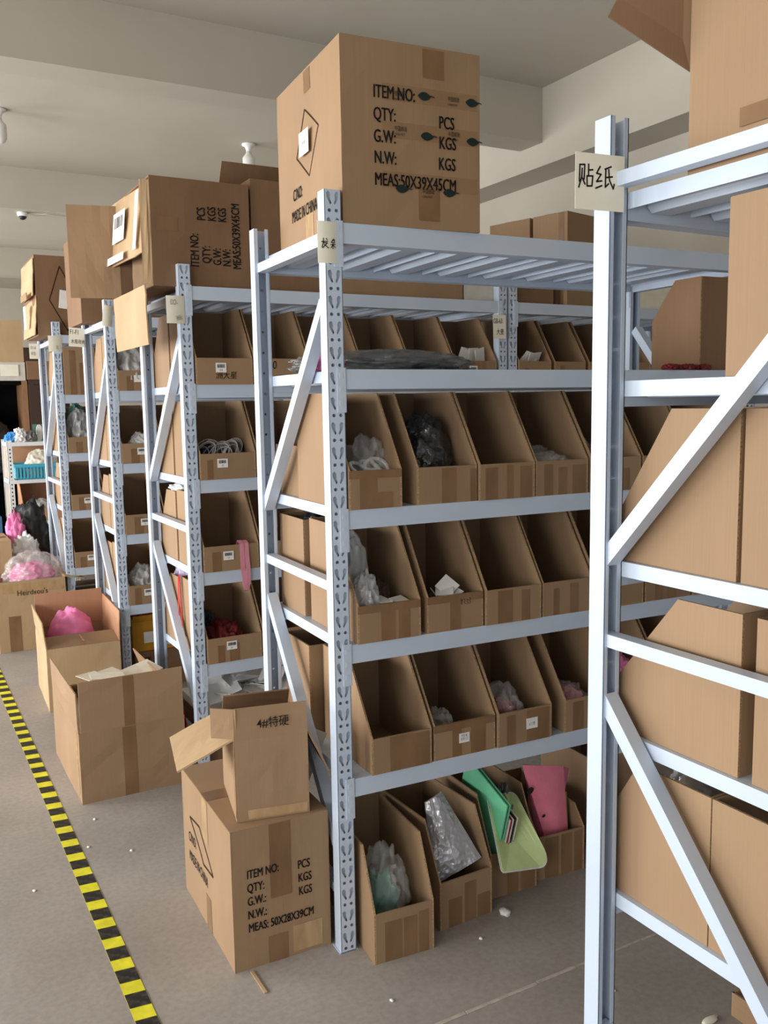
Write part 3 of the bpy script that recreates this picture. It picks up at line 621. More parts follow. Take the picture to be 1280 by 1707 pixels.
for k in range(3): tag(MB().box(-.04, .04, 0, .003, 0, .09).build('white_card', 'white_paper', None, (2.6+.03*k, 3.36, LBs[1]+.06), (.5, .5-.3*k, .2)), 'white card in the bin right of the GB-63 tag', 'card', 'white cards right of the tag')
# floor below the second rack: an open carton of white packets
# --- third and fourth racks
for nm, x0, y0, D, lvs in (('third', 1.022, 4.526, .592, LBs), ('fourth', .985, 5.796, .62, LBs)):
    for lv in (2, 3, 4, 5):
        for i in range(2):
            hh, lip = (.29, .1)
            if (nm, lv) == ('fourth', 2): hh, lip = .29, .29
            t, f = bin_('%s bin, %s from the aisle, %s shelf of %s rack' % ('tall closed-front kraft' if lip > .2 else 'kraft', ORD[i], shelfw[lv], nm), (x0+.2*i, y0, LBs[lv-1]), 0, .19, .32, hh, lip, .135, 'kraft', group='kraft bins on the %s rack' % nm)
            if i == 0 and not (nm == 'fourth' and lv in (2, 3)) : sticker(f, (.1, -.0015, .06), FRONT, .042, .034, {2: 'F10', 3: 'F7', 4: 'F4', 5: 'F1'}[lv], lv != 2)
        bin_('rear-facing kraft bin at the aisle end, %s shelf of %s rack' % (shelfw[lv], nm), (x0+.19, y0+D-.02, LBs[lv-1]), PI, .19, .24, .28, .1, .12, 'kraft', [], group='kraft bins on the %s rack' % nm)
bag('bagged_goods', 'cloudy bag bulging from the second-shelf bin of the third rack', 'plastic bag', (1.11, 4.63, LBs[1]+T), (.16, .2, .2), 'cloudy_bag', 91, .15)
bag('white_wrap', 'white wrapping poking from the third-shelf bin of the third rack', 'wrapping', (1.14, 4.63, LBs[2]+T), (.12, .14, .13), 'white_plastic', 92)
bag('white_pouches', 'white pouches filling the fifth-shelf bin of the third rack', 'pouches', (1.12, 4.63, LBs[4]+T), (.16, .2, .17), 'cloudy_bag', 93, .3)
bag('green_bag', 'clear bag of green goods in the third-shelf bin of the fourth rack', 'plastic bag', (1.08, 5.93, LBs[2]+T), (.16, .2, .24), 'cloudy_bag', 94, .2)
bag('green_goods', 'dark green goods behind the clear bag on the fourth rack', 'goods', (1.08, 6.0, LBs[2]+T), (.15, .15, .27), 'green_dark', 95, .2)

# --- right foreground rack
GR = 'smooth kraft bins on the right rack'
for lv, yf, yb, lip, h, to in ((3, 1.313, 1.034, .105, .30, .125), (4, 1.322, 1.017, .10, .295, .16), (5, 1.318, 1.072, .185, .29, .065)):
    for i in range(2):
        x = 1.27+.195*i
        bin_('smooth kraft bin facing the centre rack, %s in line, %s shelf, right rack' % (ORD[i], shelfw[lv]), (x+.19, yf, LR[lv-1]), PI, .19, yf-yb, h, lip, to, 'kraft_smooth', group=GR)
        bin_('smooth kraft bin turned away from centre rack, %s in line, %s shelf, right rack' % (ORD[i], shelfw[lv]), (x, .75, LR[lv-1]), 0, .19, yb-.01-.75 if lv == 3 else yb-.03-.75 if lv == 4 else yb-.003-.75, h, .1, .12, 'kraft_smooth', group=GR)
bag('clear_wrap', 'crumpled clear wrap in the fifth-shelf bin of the right rack', 'plastic bag', (1.4, 1.2, LR[4]+.15), (.13, .16, .13), 'cloudy_bag', 99)

# ---------------------------------------------------------------- cartons
WP = {}
def wdy(pr_, x, z):
    w, h, seed, amp, n = pr_; of = Vector((seed*2.3, seed*1.1, 0))
    def f(i, j):
        u, v = i/n, j/n; e = math.sin(PI*u)*math.sin(PI*v)
        return amp*(noise.noise(Vector((u*2.2, v*2.2, 0))+of)*e + .25*noise.noise(Vector((u*5, v*5, 3))+of))
    a = min(max(x/w*n, 0), n-1e-6); c = min(max(z/h*n, 0), n-1e-6); i, j = int(a), int(c); a -= i; c -= j
    return (f(i, j)*(1-a)+f(i+1, j)*a)*(1-c)+(f(i, j+1)*(1-a)+f(i+1, j+1)*a)*c
def conform(o, panel, eps):     # print and tape follow the warped panel they are on
    pr_ = WP[panel.name]; me = o.data; mwl = Matrix.Translation(o.location) @ o.rotation_euler.to_matrix().to_4x4()
    me.transform(mwl); o.location = (0, 0, 0); o.rotation_euler = (0, 0, 0)
    for v in me.vertices: v.co.y = -wdy(pr_, v.co.x, v.co.z)-eps
    return o
def warp_panel(w, h, t, seed, amp, n=6):
    mb = MB(); of = Vector((seed*2.3, seed*1.1, 0)); k = n+1
    for s in (0, 1):
        for i in range(k):
            for j in range(k):
                u, v = i/n, j/n; e = math.sin(PI*u)*math.sin(PI*v)
                dy = amp*(noise.noise(Vector((u*2.2, v*2.2, 0))+of)*e + .25*noise.noise(Vector((u*5, v*5, 3))+of))
                mb.v.append((u*w, -dy+s*t, v*h))
    m_ = k*k; ix = lambda s, i, j: s*m_+i*k+j
    for i in range(n):
        for j in range(n):
            mb.f.append((ix(0,i,j), ix(0,i+1,j), ix(0,i+1,j+1), ix(0,i,j+1))); mb.f.append((ix(1,i,j), ix(1,i,j+1), ix(1,i+1,j+1), ix(1,i+1,j)))
    for i in range(n):
        for j in (0, n): mb.f.append((ix(0,i,j), ix(0,i+1,j), ix(1,i+1,j), ix(1,i,j))); mb.f.append((ix(0,j,i), ix(0,j,i+1), ix(1,j,i+1), ix(1,j,i)))
    return mb
def flap(parent, w, l, mat, hinge, rotz, ang, seed=1, amp=.006, name='flap'):
    """flap hinged along local x at `hinge`, turned about z by rotz, leaning by ang from vertical (0 = straight up, >0 outwards)"""
    o = warp_panel(w, l, T, seed, amp, 4).build(name, mat, parent, hinge, Matrix.Rotation(rotz, 3, 'Z').to_euler() if ang == 0 else (Matrix.Rotation(rotz, 3, 'Z') @ Matrix.Rotation(ang, 3, 'X')).to_euler())
    WP[o.name] = (w, l, seed, amp, 4)
    return o
PAN = {}
def carton(label, w, d, h, loc, rz=0, mat='kraft', closed=True, flaps=(), seed=1, amp=.006, group=None, tape=True, cat='carton', name='cardboard_carton'):
    """origin at the front left bottom corner; flaps: (side, length, angle)"""
    t = thing(name, label, cat, loc, rz, group); P = {}
    for k, (nm, pw_, pl, pr_) in enumerate((('front', w, (0, 0, 0), 0), ('back', w, (w, d, 0), PI), ('left', d, (0, d, 0), -PI/2), ('right', d, (w, 0, 0), PI/2))):
        P[nm] = warp_panel(pw_, h, T, seed+k, amp).build(('front_panel', 'back_panel', 'side_panel', 'side_panel')[k], mat, t, pl, (0, 0, pr_)); WP[P[nm].name] = (pw_, h, seed+k, amp, 6)
    PAN[t.name] = (P, d)
    MB().box(T, w-T, T, d-T, 0, T).build('bottom_panel', mat, t)
    if closed:
        for k in (0, 1):
            MB().box(.001, w-.001, .001+k*(d/2), d/2-.0005+k*(d/2), h-.004, h+.001).build('top_flap', mat, t)
        if tape: MB().box(.0, w, d/2-.03, d/2+.03, h+.001, h+.0016).build('packing_tape', 'packing_tape', t)
    for sd, l, a in flaps:
        if sd == 'front': flap(t, w-.004, l, mat, (.002, T/2, h), 0, a, seed+5)
        if sd == 'back': flap(t, w-.004, l, mat, (w-.002, d-T/2, h), PI, a, seed+6)
        if sd == 'left': flap(t, d-.004, l, mat, (T/2, d-.002, h), -PI/2, a, seed+7)
        if sd == 'right': flap(t, d-.004, l, mat, (w-T/2, .002, h), PI/2, a, seed+8)
    return t, P
def ptape(panel, x0, x1, z0, z1, mat='packing_tape', eps=.0008):
    mb = MB(); n = 6
    for i in range(n+1):
        for j in range(n+1): mb.v.append((x0+(x1-x0)*i/n, 0, z0+(z1-z0)*j/n))
    for i in range(n):
        for j in range(n): a = i*(n+1)+j; mb.f.append((a, a+n+1, a+n+2, a+1))
    return conform(mb.build('packing_tape', mat, panel), panel, eps)
def face_tape(t, x0, x1, z0, z1, y=0, mat='packing_tape'): return ptape(PAN[t.name][0]['front'], x0, x1, z0, z1, mat, .0011 if mat == 'film_tape' else .0008)
def side_tape(t, y0, y1, z0, z1, x=0, mat='packing_tape'):
    P, d = PAN[t.name]; return ptape(P['left'], d-y1, d-y0, z0, z1, mat)
def ptext(panel, s_, x, z, size, rot=FRONT, **k): return conform(text(panel, s_, (x, 0, z), rot, size, **k), panel, .0020)
def ship_text(t, items, y=0, size=.035):
    for s_, x, z in items: ptext(PAN[t.name][0]['front'], s_, x, z, size)
def left_text(t, s_, y, z, size):
    P, d = PAN[t.name]; ptext(P['left'], s_, d-y, z, size)
def outline(panel, pts, lw):
    mb = MB()
    for (a, b_), (a2, b2) in zip(pts, pts[1:]+pts[:1]):
        d = Vector((a2-a, b2-b_)); l = d.length; d /= l; n = Vector((-d.y, d.x))*lw/2; m_ = 6
        for k in range(m_):
            u0, u1 = k/m_, (k+1)/m_; i = len(mb.v)
            for u, sg in ((u0, 1), (u0, -1), (u1, -1), (u1, 1)): mb.v.append((a+(a2-a)*u+n.x*sg, 0, b_+(b2-b_)*u+n.y*sg))
            mb.f.append((i, i+1, i+2, i+3))
    return conform(mb.build('printed_diamond', 'ink_brown', panel), panel, .0014)

# big carton on the centre rack
t, P = carton('big scuffed shipping carton printed MEAS 50X39X45CM on top of the centre rack', .39, .50, .445, (1.028, 2.036, LA[0]), .035-AA-.0, 'kraft', seed=3, amp=.007)
t.rotation_euler = (0, 0, -.085)
ship_text(t, [('ITEM NO:', .086, .308), ('QTY:', .086, .255), ('G.W:', .086, .202), ('N.W:', .086, .151), ('MEAS:50X39X45CM', .086, .098)], size=.044)
ship_text(t, [('PCS', .268, .252), ('KGS', .268, .202), ('KGS', .266, .150)], size=.044)
left_text(t, 'C/NO:', .37, .125, .045); left_text(t, 'MADE IN CHINA', .385, .068, .045)
outline(P['left'], [(.235, .345), (.345, .275), (.27, .165), (.16, .235)], .004)
st = sticker(P['left'], (.25, -.009, .255), FRONT, .075, .062, None, False); text(st, '— ——— —\n— — ——\n  000 000 0\n—— ————', (0, .018, .001), (0, 0, 0), .011, 'ink_grey', align='CENTER', bold=0)
face_tape(t, .225, .285, .37, .44); side_tape(t, .215, .265, .385, .44); side_tape(t, .21, .27, .0, .08, mat='clear_tape'); face_tape(t, .21, .27, .02, .11)
for z0, z1 in ((.305, .345), (.215, .255), (.095, .135)): face_tape(t, .11, .383, z0, z1, -.0079, 'film_tape')
def leaf(t, x, z, s_):
    n = 14; mb = MB(); pts = []
    for k in range(n+1): u = k/n; pts.append((s_*(u-.5)*2, s_*.62*math.sin(PI*u)**.8*(1-.25*u)))
    for k in range(n, -1, -1): u = k/n; pts.append((s_*(u-.5)*2, -s_*.62*math.sin(PI*u)**.8*(1-.25*u)))
    mb.v = [(x+a, 0, z+c) for a, c in pts]; mb.f = [tuple(range(len(pts)))]
    k = len(mb.v); mb.v += [(x+s_*.9, 0, z+.001), (x+s_*1.5, 0, z-.001), (x+s_*1.5, 0, z+.0015), (x+s_*.9, 0, z+.004)]; mb.f.append((k, k+1, k+2, k+3))
    conform(mb.build('printed_leaf', 'leaf_ink', PAN[t.name][0]['front']), PAN[t.name][0]['front'], .0024)
for x, z in ((.228, .325), (.366, .325), (.234, .228), (.368, .228), (.162, .094), (.298, .094)): leaf(t, x, z, .019)
for x, z in ((.138, .318), (.295, .322), (.143, .234), (.295, .236), (.22, .088)):
    ptext(P['front'], '中国邮政', x, z, .014, mat='leaf_ink', bold=0); ptext(P['front'], 'CHINA POST', x, z-.011, .008, mat='leaf_ink', bold=0)
# sideways open carton on the second rack
t, P = carton('sideways open carton with rotated 50X39X45CM print on top of the second rack', .38, .5, .39, (.9, 3.335, LBs[0]), 0, 'kraft_dark', seed=13, amp=.008, tape=False)
bpy.data.objects.remove(P['left'])
R90 = (PI/2, -PI/2, 0)
PF = P['front']
def rt90(s_, x, z, size=.046): ptext(PF, s_, x, z, size, (Matrix.Rotation(PI/2, 3, 'X') @ Matrix.Rotation(PI/2, 3, 'Z')).to_euler())
rt90('ITEM NO:', .175, .075); rt90('QTY:', .22, .09); rt90('G.W:', .262, .085); rt90('N.W:', .3, .083); rt90('MEAS:50X39X45CM', .34, .075); rt90('PCS', .205, .245); rt90('KGS', .246, .245); rt90('KGS', .287, .245)
face_tape(t, .02, .1, .2, .25)
fp = warp_panel(.56, .26, T, 21, .02).build('flap', 'kraft_light', t, (-.035, .58, .13), (-.10, 0, -PI/2+.05))
st = sticker(fp, (.2, -.016, .14), FRONT, .16, .12, None, True); MB().box(.4, .44, -.014, -.0135, .02, .24).build('torn_tape', 'white_paper', fp); MB().box(.02, .3, -.02, -.0195, .0, .03).build('torn_tape', 'white_paper', fp)
fp2 = warp_panel(.5, .215, T, 22, .015).build('flap', 'kraft_light', t, (-.03, .5, -.215), (.02, 0, -PI/2))
fp3 = warp_panel(.2, .37, T, 23, .015).build('flap', 'kraft', t, (0, .5, .005), (0, 0, PI-.25))
fp4 = warp_panel(.035, .37, T, 24, .01).build('flap', 'kraft_light', t, (-.034, .012, .005), (0, 0, -.25))
fp5 = warp_panel(.2, .24, T, 25, .015).build('inner_divider', 'kraft', t, (.03, .42, .01), (0, 0, -.9))
# more cartons along the top of the second rack
t, P = carton('plain dark carton beside the sideways one, half hidden by the big carton', .34, .4, .42, (1.292, 3.345, LBs[0]), 0, 'kraft_dark', closed=False, flaps=(('back', .16, -.5), ('right', .1, .7)), seed=31)
t, P = carton('low brown carton seen under the top shelf of the centre rack', .63, .4, .2, (1.645, 3.35, LBs[0]), 0, 'kraft', seed=35, tape=False)
t, P = carton('pale grey carton left of the GB-63 tag, top of the second rack', .17, .4, .2, (2.285, 3.35, LBs[0]), 0, 'grey_card', seed=37, tape=False)
t, P = carton('front brown carton turned at an angle, top of second row by right wall', .4, .2, .43, (2.845, 3.32, LBs[0]), .24, 'kraft', seed=39); side_tape(t, .02, .05, .0, .43)
t, P = carton('rear brown carton behind the angled one, top of second row by right wall', .4, .25, .43, (2.79, 3.53, LBs[0]), .24, 'kraft', seed=41)
t, P = carton('low brown carton on the second row right of the GB-63 tag', .28, .3, .2, (2.5, 3.34, LBs[0]), 0, 'kraft_dark', seed=43, tape=False)
t, P = carton('cream carton with red-striped end on the second row by the right wall', .5, .25, .14, (3.3, 3.34, LBs[0]), 0, 'cream', seed=45, tape=False)
for k in range(6): MB().box(.36+.02*k, .368+.02*k, -.008, -.0074, .005, .12).build('red_stripe', 'red', t)
# third rack top
t, P = carton('tall plain open carton on top of the third rack', .5, .4, .46, (.945, 4.93, LBs[0]), 0, 'kraft_dark', closed=False, flaps=(('right', .15, .6),), seed=51)
# diamond carton on the fourth rack
t, P = carton('worn carton with printed diamond and taped end on top of the fourth rack', .5, .5, .48, (.86, 5.85, LBs[0]-.002), 0, 'kraft_dark', seed=55, amp=.012)
outline(P['front'], [(.145, .42), (.235, .235), (.175, .03), (.075, .215)], .006)
sticker(t, (.155, -.0135, .22), (PI/2, .12, 0), .05, .11, None, False)
for (a, z, l, hh, r) in ((.0, 0, .5, .23, -.09), (.0, .235, .5, .22, -.05)):
    warp_panel(l, hh, T, 57+int(z*100), .02).build('end_flap', 'kraft_light', t, (-.02, .5, z+.005), (r, 0, -PI/2))
sticker(t, (-.045, .2, .12), LEFT, .09, .14, None, False); MB().box(-.05, -.044, .05, .3, .22, .26).build('packing_tape', 'clear_tape', t)
# right rack cartons
t, P = carton('tall smooth carton with raised flap on top of the right rack', .5, .42, .62, (1.268, .742, LR[0]), 0, 'kraft_smooth', closed=False, seed=61, amp=.002)
Q = [(1.272, 1.166, 2.045), (1.150, 1.241, 2.140), (1.235, 1.215, 2.30), (1.272, 1.166, 2.33)]; off = Vector((.0035, .0035, 0)); o0 = Vector((1.268, .742, LR[0]))
mb = MB(); mb.v = [tuple(Vector(q)-o0) for q in Q]+[tuple(Vector(q)-o0+off) for q in Q]; mb.f = [(0, 1, 2, 3), (7, 6, 5, 4), (0, 4, 5, 1), (1, 5, 6, 2), (2, 6, 7, 3), (3, 7, 4, 0)]
mb.build('flap', 'kraft_dark', t)  # darker board puts the shade of the unlit flap into its colour
MB().bar((.0, 0, 0), (.0, .06, .0), .001, .03).build('packing_tape', 'packing_tape', t, (-.003, .25, .07))
t, P = carton('smooth carton standing on the second shelf of the right rack', .4, .32, .298, (1.268, .748, LR[1]), 0, 'kraft_smooth', seed=65, amp=.002)
t, P = carton('small brown carton on the floor under the right rack', .3, .25, .06, (1.68, 1.09, 0), 0, 'kraft', seed=67, closed=False, amp=.002)

# floor cartons
t, P = carton('shipping carton printed MEAS 50X28X39CM on the floor beside the centre rack', .275, .48, .388, (.698, 2.100, 0), -.03, 'kraft', seed=71, amp=.005)
ship_text(t, [('ITEM NO:', .04, .252), ('QTY:', .04, .214), ('G.W.:', .04, .177), ('N.W.:', .04, .140), ('MEAS: 50X28X39CM', .04, .103)], size=.034)
ship_text(t, [('PCS', .183, .242), ('KGS', .183, .205), ('KGS', .183, .168)], size=.034)
left_text(t, 'C/NO:', .42, .185, .042); left_text(t, 'MADE IN CHINA', .42, .125, .042)
outline(P['left'], [(.08, .265), (.18, .275), (.31, .185), (.21, .175)], .0055)
face_tape(t, .105, .165, .18, .386); face_tape(t, .095, .15, .0, .075); face_tape(t, .165, .25, .01, .085, mat='clear_tape'); side_tape(t, .21, .265, .26, .386, mat='clear_tape'); side_tape(t, .2, .25, 0, .1)
t, P = carton('small open carton lettered 4#特硬 standing on the printed floor carton',   .195, .26, .222, (.733, 2.142, .390), -.20, 'kraft', closed=False, seed=81, amp=.004)
f1 = flap(t, .195, .085, 'kraft', (0, 0, .222), 0, -.06, 83, .003); text(f1, '4#特硬', (.06, -.004, .03), FRONT, .031, bold=.003, xs=.9)
flap(t, .07, .08, 'kraft', (-.055, .035, .226), -.5, 0, 84, .003)
flap(t, .25, .16, 'kraft_light', (0, .256, .222), -PI/2, 2.0, 85, .006)
flap(t, .25, .13, 'kraft', (.195, .004, .222), PI/2, 2.7, 86, .006)
flap(t, .19, .06, 'kraft_dark', (.193, .258, .222), PI, -.55, 87, .004)
side_tape(t, .0, .03, .01, .24, -.006, 'clear_tape'); face_tape(t, .03, .19, .005, .03, -.005, 'clear_tape')
MB().box(.01, .18, .01, .25, T, .15).build('inner_shade', 'black_void', t)  # black block stands in for the shade inside the carton
# grey board leaning between the floor carton and the post
tag(MB().box(0, .11, 0, .004, 0, .2).build('grey_board', 'grey_card', None, (.88, 2.30, .392), (-.25, .45, -.3)), 'thin grey board leaning behind the small lettered carton', 'board')
# big open carton further back
t, P = carton('large open carton with upright front flap beside the second rack', .40, .585, .275, (.545, 3.345, 0), .0, 'kraft', closed=False, seed=91, amp=.007)
f1 = flap(t, .39, .195, 'kraft', (.008, 0, .275), 0, 0, 93, .008)
flap(t, .57, .15, 'kraft', (0, .58, .275), -PI/2, .02, 94, .006); flap(t, .57, .15, 'kraft', (.40, .004, .275), PI/2, -.35, 95, .006); flap(t, .39, .1, 'kraft_light', (.395, .58, .275), PI, -1.1, 96)
face_tape(t, .16, .21, .0, .27, -.009); ptape(f1, .162, .202, .0, .193); side_tape(t, .03, .06, .03, .27, -.009, 'clear_tape')
packets(6, lambda k, r: (.66+.04*k, 3.5+r.uniform(0, .2), .39+r.uniform(0, .03)), 'white paper bundle poking from the large open carton', 'paper bundles in the large open carton', .13, .1, 'cream', 8, tilt=.3)
MB().box(.02, .38, .02, .56, T, .24).build('packed_goods', 'cream', t)
# open carton with pink goods
t, P = carton('open carton with tall back flap and pink goods inside', .35, .5, .315, (.605, 4.485, 0), -.04, 'kraft_light', closed=False, seed=101, amp=.006)
flap(t, .345, .18, 'kraft_pink', (.35, .495, .315), PI, .05, 103, .006); flap(t, .49, .13, 'kraft_light', (0, .495, .315), -PI/2, .1, 104, .008); flap(t, .49, .15, 'kraft_pink', (.35, .004, .315), PI/2, .05, 105, .008)
flap(t, .345, .16, 'kraft', (.002, .0, .315), 0, -1.42, 106, .004)
MB().box(.172, .182, .0, .15, .335, .336).build('packing_tape', 'clear_tape', t)
bag('pink_goods', 'pink goods wrapped in clear plastic inside the open carton', 'goods', (.78, 4.80, T), (.26, .3, .38), 'pink', 111, .12)
# carton further back with printed word
t, P = carton('old carton printed with a faded word on the floor beside the fourth rack', .40, .42, .435, (.515, 5.76, 0), 0, 'kraft_light', closed=False, seed=121, amp=.012, flaps=(('right', .12, 1.8),))
ptext(P['front'], 'Heirdyou\'s', .115, .345, .048, mat='ink_brown', xs=.85, bold=0)
face_tape(t, .03, .39, .36, .42, -.013, 'clear_tape'); face_tape(t, .06, .13, .0, .22, -.013)
MB().box(.02, .38, .02, .4, T, .36).build('packed_goods', 'pink', t)
o = bag('pink_slipper_bag', 'clear bag of bright pink goods on the old printed carton', 'plastic bag', (.75, 5.95, .37), (.34, .3, .19), 'clear_bag', 123, .25); bag('contents', None, None, (0, 0, .005), (.26, .22, .13), 'pink', 124, .3, parent=o)
t, P = carton('ragged open carton behind the pink bag, far end of the aisle', .32, .34, .36, (.66, 6.35, .0), .1, 'kraft_light', closed=False, seed=131, amp=.015, flaps=(('back', .2, .1), ('right', .26, .3), ('left', .2, .4)))
t.location.z = 0
bag('striped_bundle', 'black and white striped bundle at the far end of the aisle', 'bundle', (.86, 6.75, .0), (.35, .3, .74), 'charcoal', 133, .3)
bag('white_bundle', 'white lacy bundle spilling from the ragged carton', 'bundle', (.78, 6.5, .3), (.22, .2, .3), 'white_plastic', 134, .45)
bag('hot_pink_bundle', 'hot pink bundle squeezed beside the ragged carton', 'bundle', (.74, 6.6, .3), (.16, .16, .42), 'pink', 135, .35)
t, P = carton('rounded old carton at the left edge of the far aisle', .42, .4, .62, (.25, 6.25, 0), 0, 'kraft_light', seed=141, amp=.02)
# under the second rack: carton of white packets
t, P = carton('open low carton of white packets on the floor under the second rack', .44, .4, .2, (1.04, 3.36, 0), 0, 'kraft', closed=False, seed=151, flaps=(('left', .08, .5),))
MB().box(.01, .43, .01, .39, T, .25).build('packed_goods', 'white_paper', t)
packets(16, lambda k, r: (1.07+.022*k+r.uniform(-.01, .01), 3.40+r.uniform(-.02, .12), .29+r.uniform(0, .05)), 'flat white packet heaped in the low carton under the second rack', 'white packets under the second rack', .10, .12, 'white_paper', 15, tilt=.55)
bag('clear_packet_bag', 'clear bag lying behind the white packets under the second rack', 'plastic bag', (1.2, 3.62, .22), (.22, .16, .2), 'clear_bag', 153)
bag('green_wrap', 'dark green wrap beside the white packets under the second rack', 'wrap', (1.55, 3.5, 0), (.25, .3, .4), 'green_dark', 154)
bag('red_scraps', 'red and white scraps at the foot of the second rack', 'scraps', (.955, 3.46, 0), (.05, .3, .25), 'red', 155, .4)
bag('white_scraps', 'grey-white scraps on the floor at the foot of the second rack', 'scraps', (.96, 3.36, 0), (.05, .12, .12), 'grey_bag', 156, .4)
# under the third rack
t, P = carton('brown carton printed QTY G.W N.W on the floor under the third rack', .3, .4, .195, (1.06, 4.62, 0), 0, 'kraft_dark', seed=161)
ship_text(t, [('QTY:', .025, .135), ('G.W:', .025, .085), ('N.W:', .025, .035)], size=.045)
t, P = carton('mustard yellow carton stacked on the brown one under the third rack', .26, .33, .16, (1.055, 4.63, .197), 0, 'yellow_card', closed=False, seed=163, flaps=(('front', .04, .5), ('left', .08, .4)))
sticker(t, (.1, -.009, .075), FRONT, .09, .06, None, False); bag('red_filling', 'red wrapped goods in the mustard carton', 'goods', (1.16, 4.8, .21), (.2, .24, .2), 'pink_deep', 165)
t, P = carton('plain low carton on the floor under the fourth rack', .4, .4, .3, (1.0, 5.88, 0), 0, 'kraft', seed=167)

# ---------------------------------------------------------------- paper tags on the posts
def tagpaper(label, w, h, loc, rot, bend=0):
    return sheet('paper_tag', label, 'paper tag', w, h, .0006, 'paper', loc, rot, bend, group='paper tags on the rack posts')
g = tagpaper('square paper tag reading 贴纸 on the right foreground rack post', .108, .1, (1.182, 1.290, 1.826), (0, 0, -.12))
TZ = [[(.05, .95), (.03, .25)], [(.05, .95), (.3, .97), (.27, .35)], [(.17, .8), (.15, .45), (.0, .0)], [(.18, .4), (.32, .15)], [(.5, 1.0), (.5, .5)], [(.5, .75), (.72, .78)], [(.42, .5), (.72, .52), (.68, .1)], [(.42, .5), (.43, .08), (.68, .1)],
      [(1.1, .95), (.92, .65), (1.15, .62)], [(1.15, .62), (.92, .3), (1.2, .35)], [(.88, .02), (1.2, .15)], [(1.68, .98), (1.35, .85)], [(1.4, .85), (1.38, .1), (1.55, .25)], [(1.38, .5), (1.75, .56)], [(1.55, .85), (1.6, .4), (1.8, .05), (1.85, .25)]]
strokes(g, TZ, (-.047, -.0008, .038), FRONT, .042, .0030)
g = tagpaper('narrow folded paper tag reading 发 on the centre rack front post', .05, .1, (.980, 2.027, 1.822), (0, 0, -.04), .004)
FA = [[(.3, 1.0), (.27, .55), (.1, .0)], [(.05, .6), (.8, .68)], [(.62, .98), (.75, .85)], [(.28, .5), (.75, .5), (.2, -.05)], [(.35, .35), (.9, -.05)]]
strokes(g, FA, (-.018, -.0012, .037), FRONT, .022, .0022)
strokes(g, [[(.4, 1), (.1, .6), (.5, .55)], [(.2, .75), (.5, .9), (.5, .55)], [(0, .35), (.6, .4)], [(.3, .5), (.3, -.1)], [(.3, .35), (.05, .0)], [(.3, .35), (.6, .05)]], (.007, -.0006, .037), FRONT, .022, .0018)
g = tagpaper('curled paper tag with faint mirrored writing on the second rack front post', .07, .1, (.968, 3.296, 1.782), (0, 0, .1), .004)
text(g, 'ƐIƆ-', (-.022, -.003, .068), FRONT, .024, 'ink_grey', bold=0); text(g, '洲玩', (.0, -.003, .01), (PI/2, -.3, 0), .02, 'ink_grey', bold=0)
g = tagpaper('paper tag reading F1-F1 on the third rack rear post', .08, .1, (.936, 5.07, 1.805), (0, .06, 0))
text(g, 'F1-F1', (-.036, -.001, .066), FRONT, .034, 'ink', 'handwriting', bold=0); text(g, '水瓶收纳', (-.03, -.001, .018), FRONT, .026, 'ink', 'handwriting', xs=.7, bold=0)
g = tagpaper('small paper tag on the fourth rack rear post', .062, .1, (.905, 6.38, 1.805), (0, 0, 0)); text(g, 'D1-8\n吊坠', (-.022, -.001, .064), FRONT, .026, 'ink_grey', 'handwriting', bold=0, spacing=1.5)
g = tagpaper('crumpled plastic-covered tag on the fourth rack front post', .08, .095, (.945, 5.788, 1.82), (0, 0, .1), .006); text(g, '名', (.0, -.008, .015), FRONT, .026, 'ink_grey', 'handwriting', bold=0)
g = tagpaper('paper tag reading GB-63 on the double posts of the second row', .07, .105, (2.44, 3.298, 1.756), (0, -.03, 0)); text(g, 'GB-63', (-.034, -.001, .068), FRONT, .031, 'ink', 'handwriting', bold=.0); text(g, '大麦', (-.018, -.001, .02), FRONT, .028, 'ink', 'handwriting', xs=.75, bold=.005)
g = tagpaper('paper tag starting with G9 half hidden behind the foreground post', .075, .11, (2.345, 2.49, 1.732), (0, 0, 0)); MB().box(-.036, -.01, -.001, .001, .1, .15).build('tape_tab', 'clear_tape', g); text(g, 'G9-G12', (-.032, -.001, .07), FRONT, .03, 'ink', 'handwriting', bold=0)
g = tagpaper('curled paper tag lying on the third rack front post top', .05, .1, (.985, 4.515, 1.87), (0, .1, .2), .008)

# ---------------------------------------------------------------- ceiling fittings
def bulb(label, x, y):
    t = thing('ceiling_lamp', label, 'ceiling lamp', (x, y, ZC), 0, 'bare ceiling lamps')
    MB().lathe([(.05, 0), (.052, -.012), (.03, -.022), (.02, -.045), (.019, -.06)][::-1], 24).build('lamp_holder', 'white_plastic', t, smooth=True)
    MB().lathe([(.018, -.055), (.024, -.075), (.046, -.1), (.048, -.11), (.048, -.165), (.044, -.195), (.03, -.215), (.008, -.222)][::-1], 24).build('bulb', 'lamp_glass', t, smooth=True)
bulb('unlit white bulb lamp on the ceiling above the second rack', 2.594, 6.72)
bulb('unlit white bulb lamp cut by the left edge of the picture', .815, 6.68)
t = thing('security_camera', 'small white dome security camera on the far ceiling beam', 'camera', (1.152, 8.30, 3.128))
MB().lathe([(.045, 0), (.045, -.02), (.038, -.035)][::-1], 20).build('camera_base', 'white_plastic', t, smooth=True); MB().lathe([(.034, -.034), (.03, -.05), (.016, -.06), (.004, -.064)][::-1], 20).build('lens_dome', 'charcoal', t, smooth=True)
mb = MB(); pw = [(1.2, 8.30, 3.124), (1.3, 8.27, 3.118), (1.34, 8.25, 3.12), (1.5, 8.30, 3.122), (1.8, 8.33, 3.124), (2.2, 8.36, 3.124)]
for a, b_ in zip(pw, pw[1:]): mb.bar(a, b_, .005, .005)
tag(mb.build('camera_cable', 'grey_card'), 'thin cable running along the beam from the dome camera', 'cable')

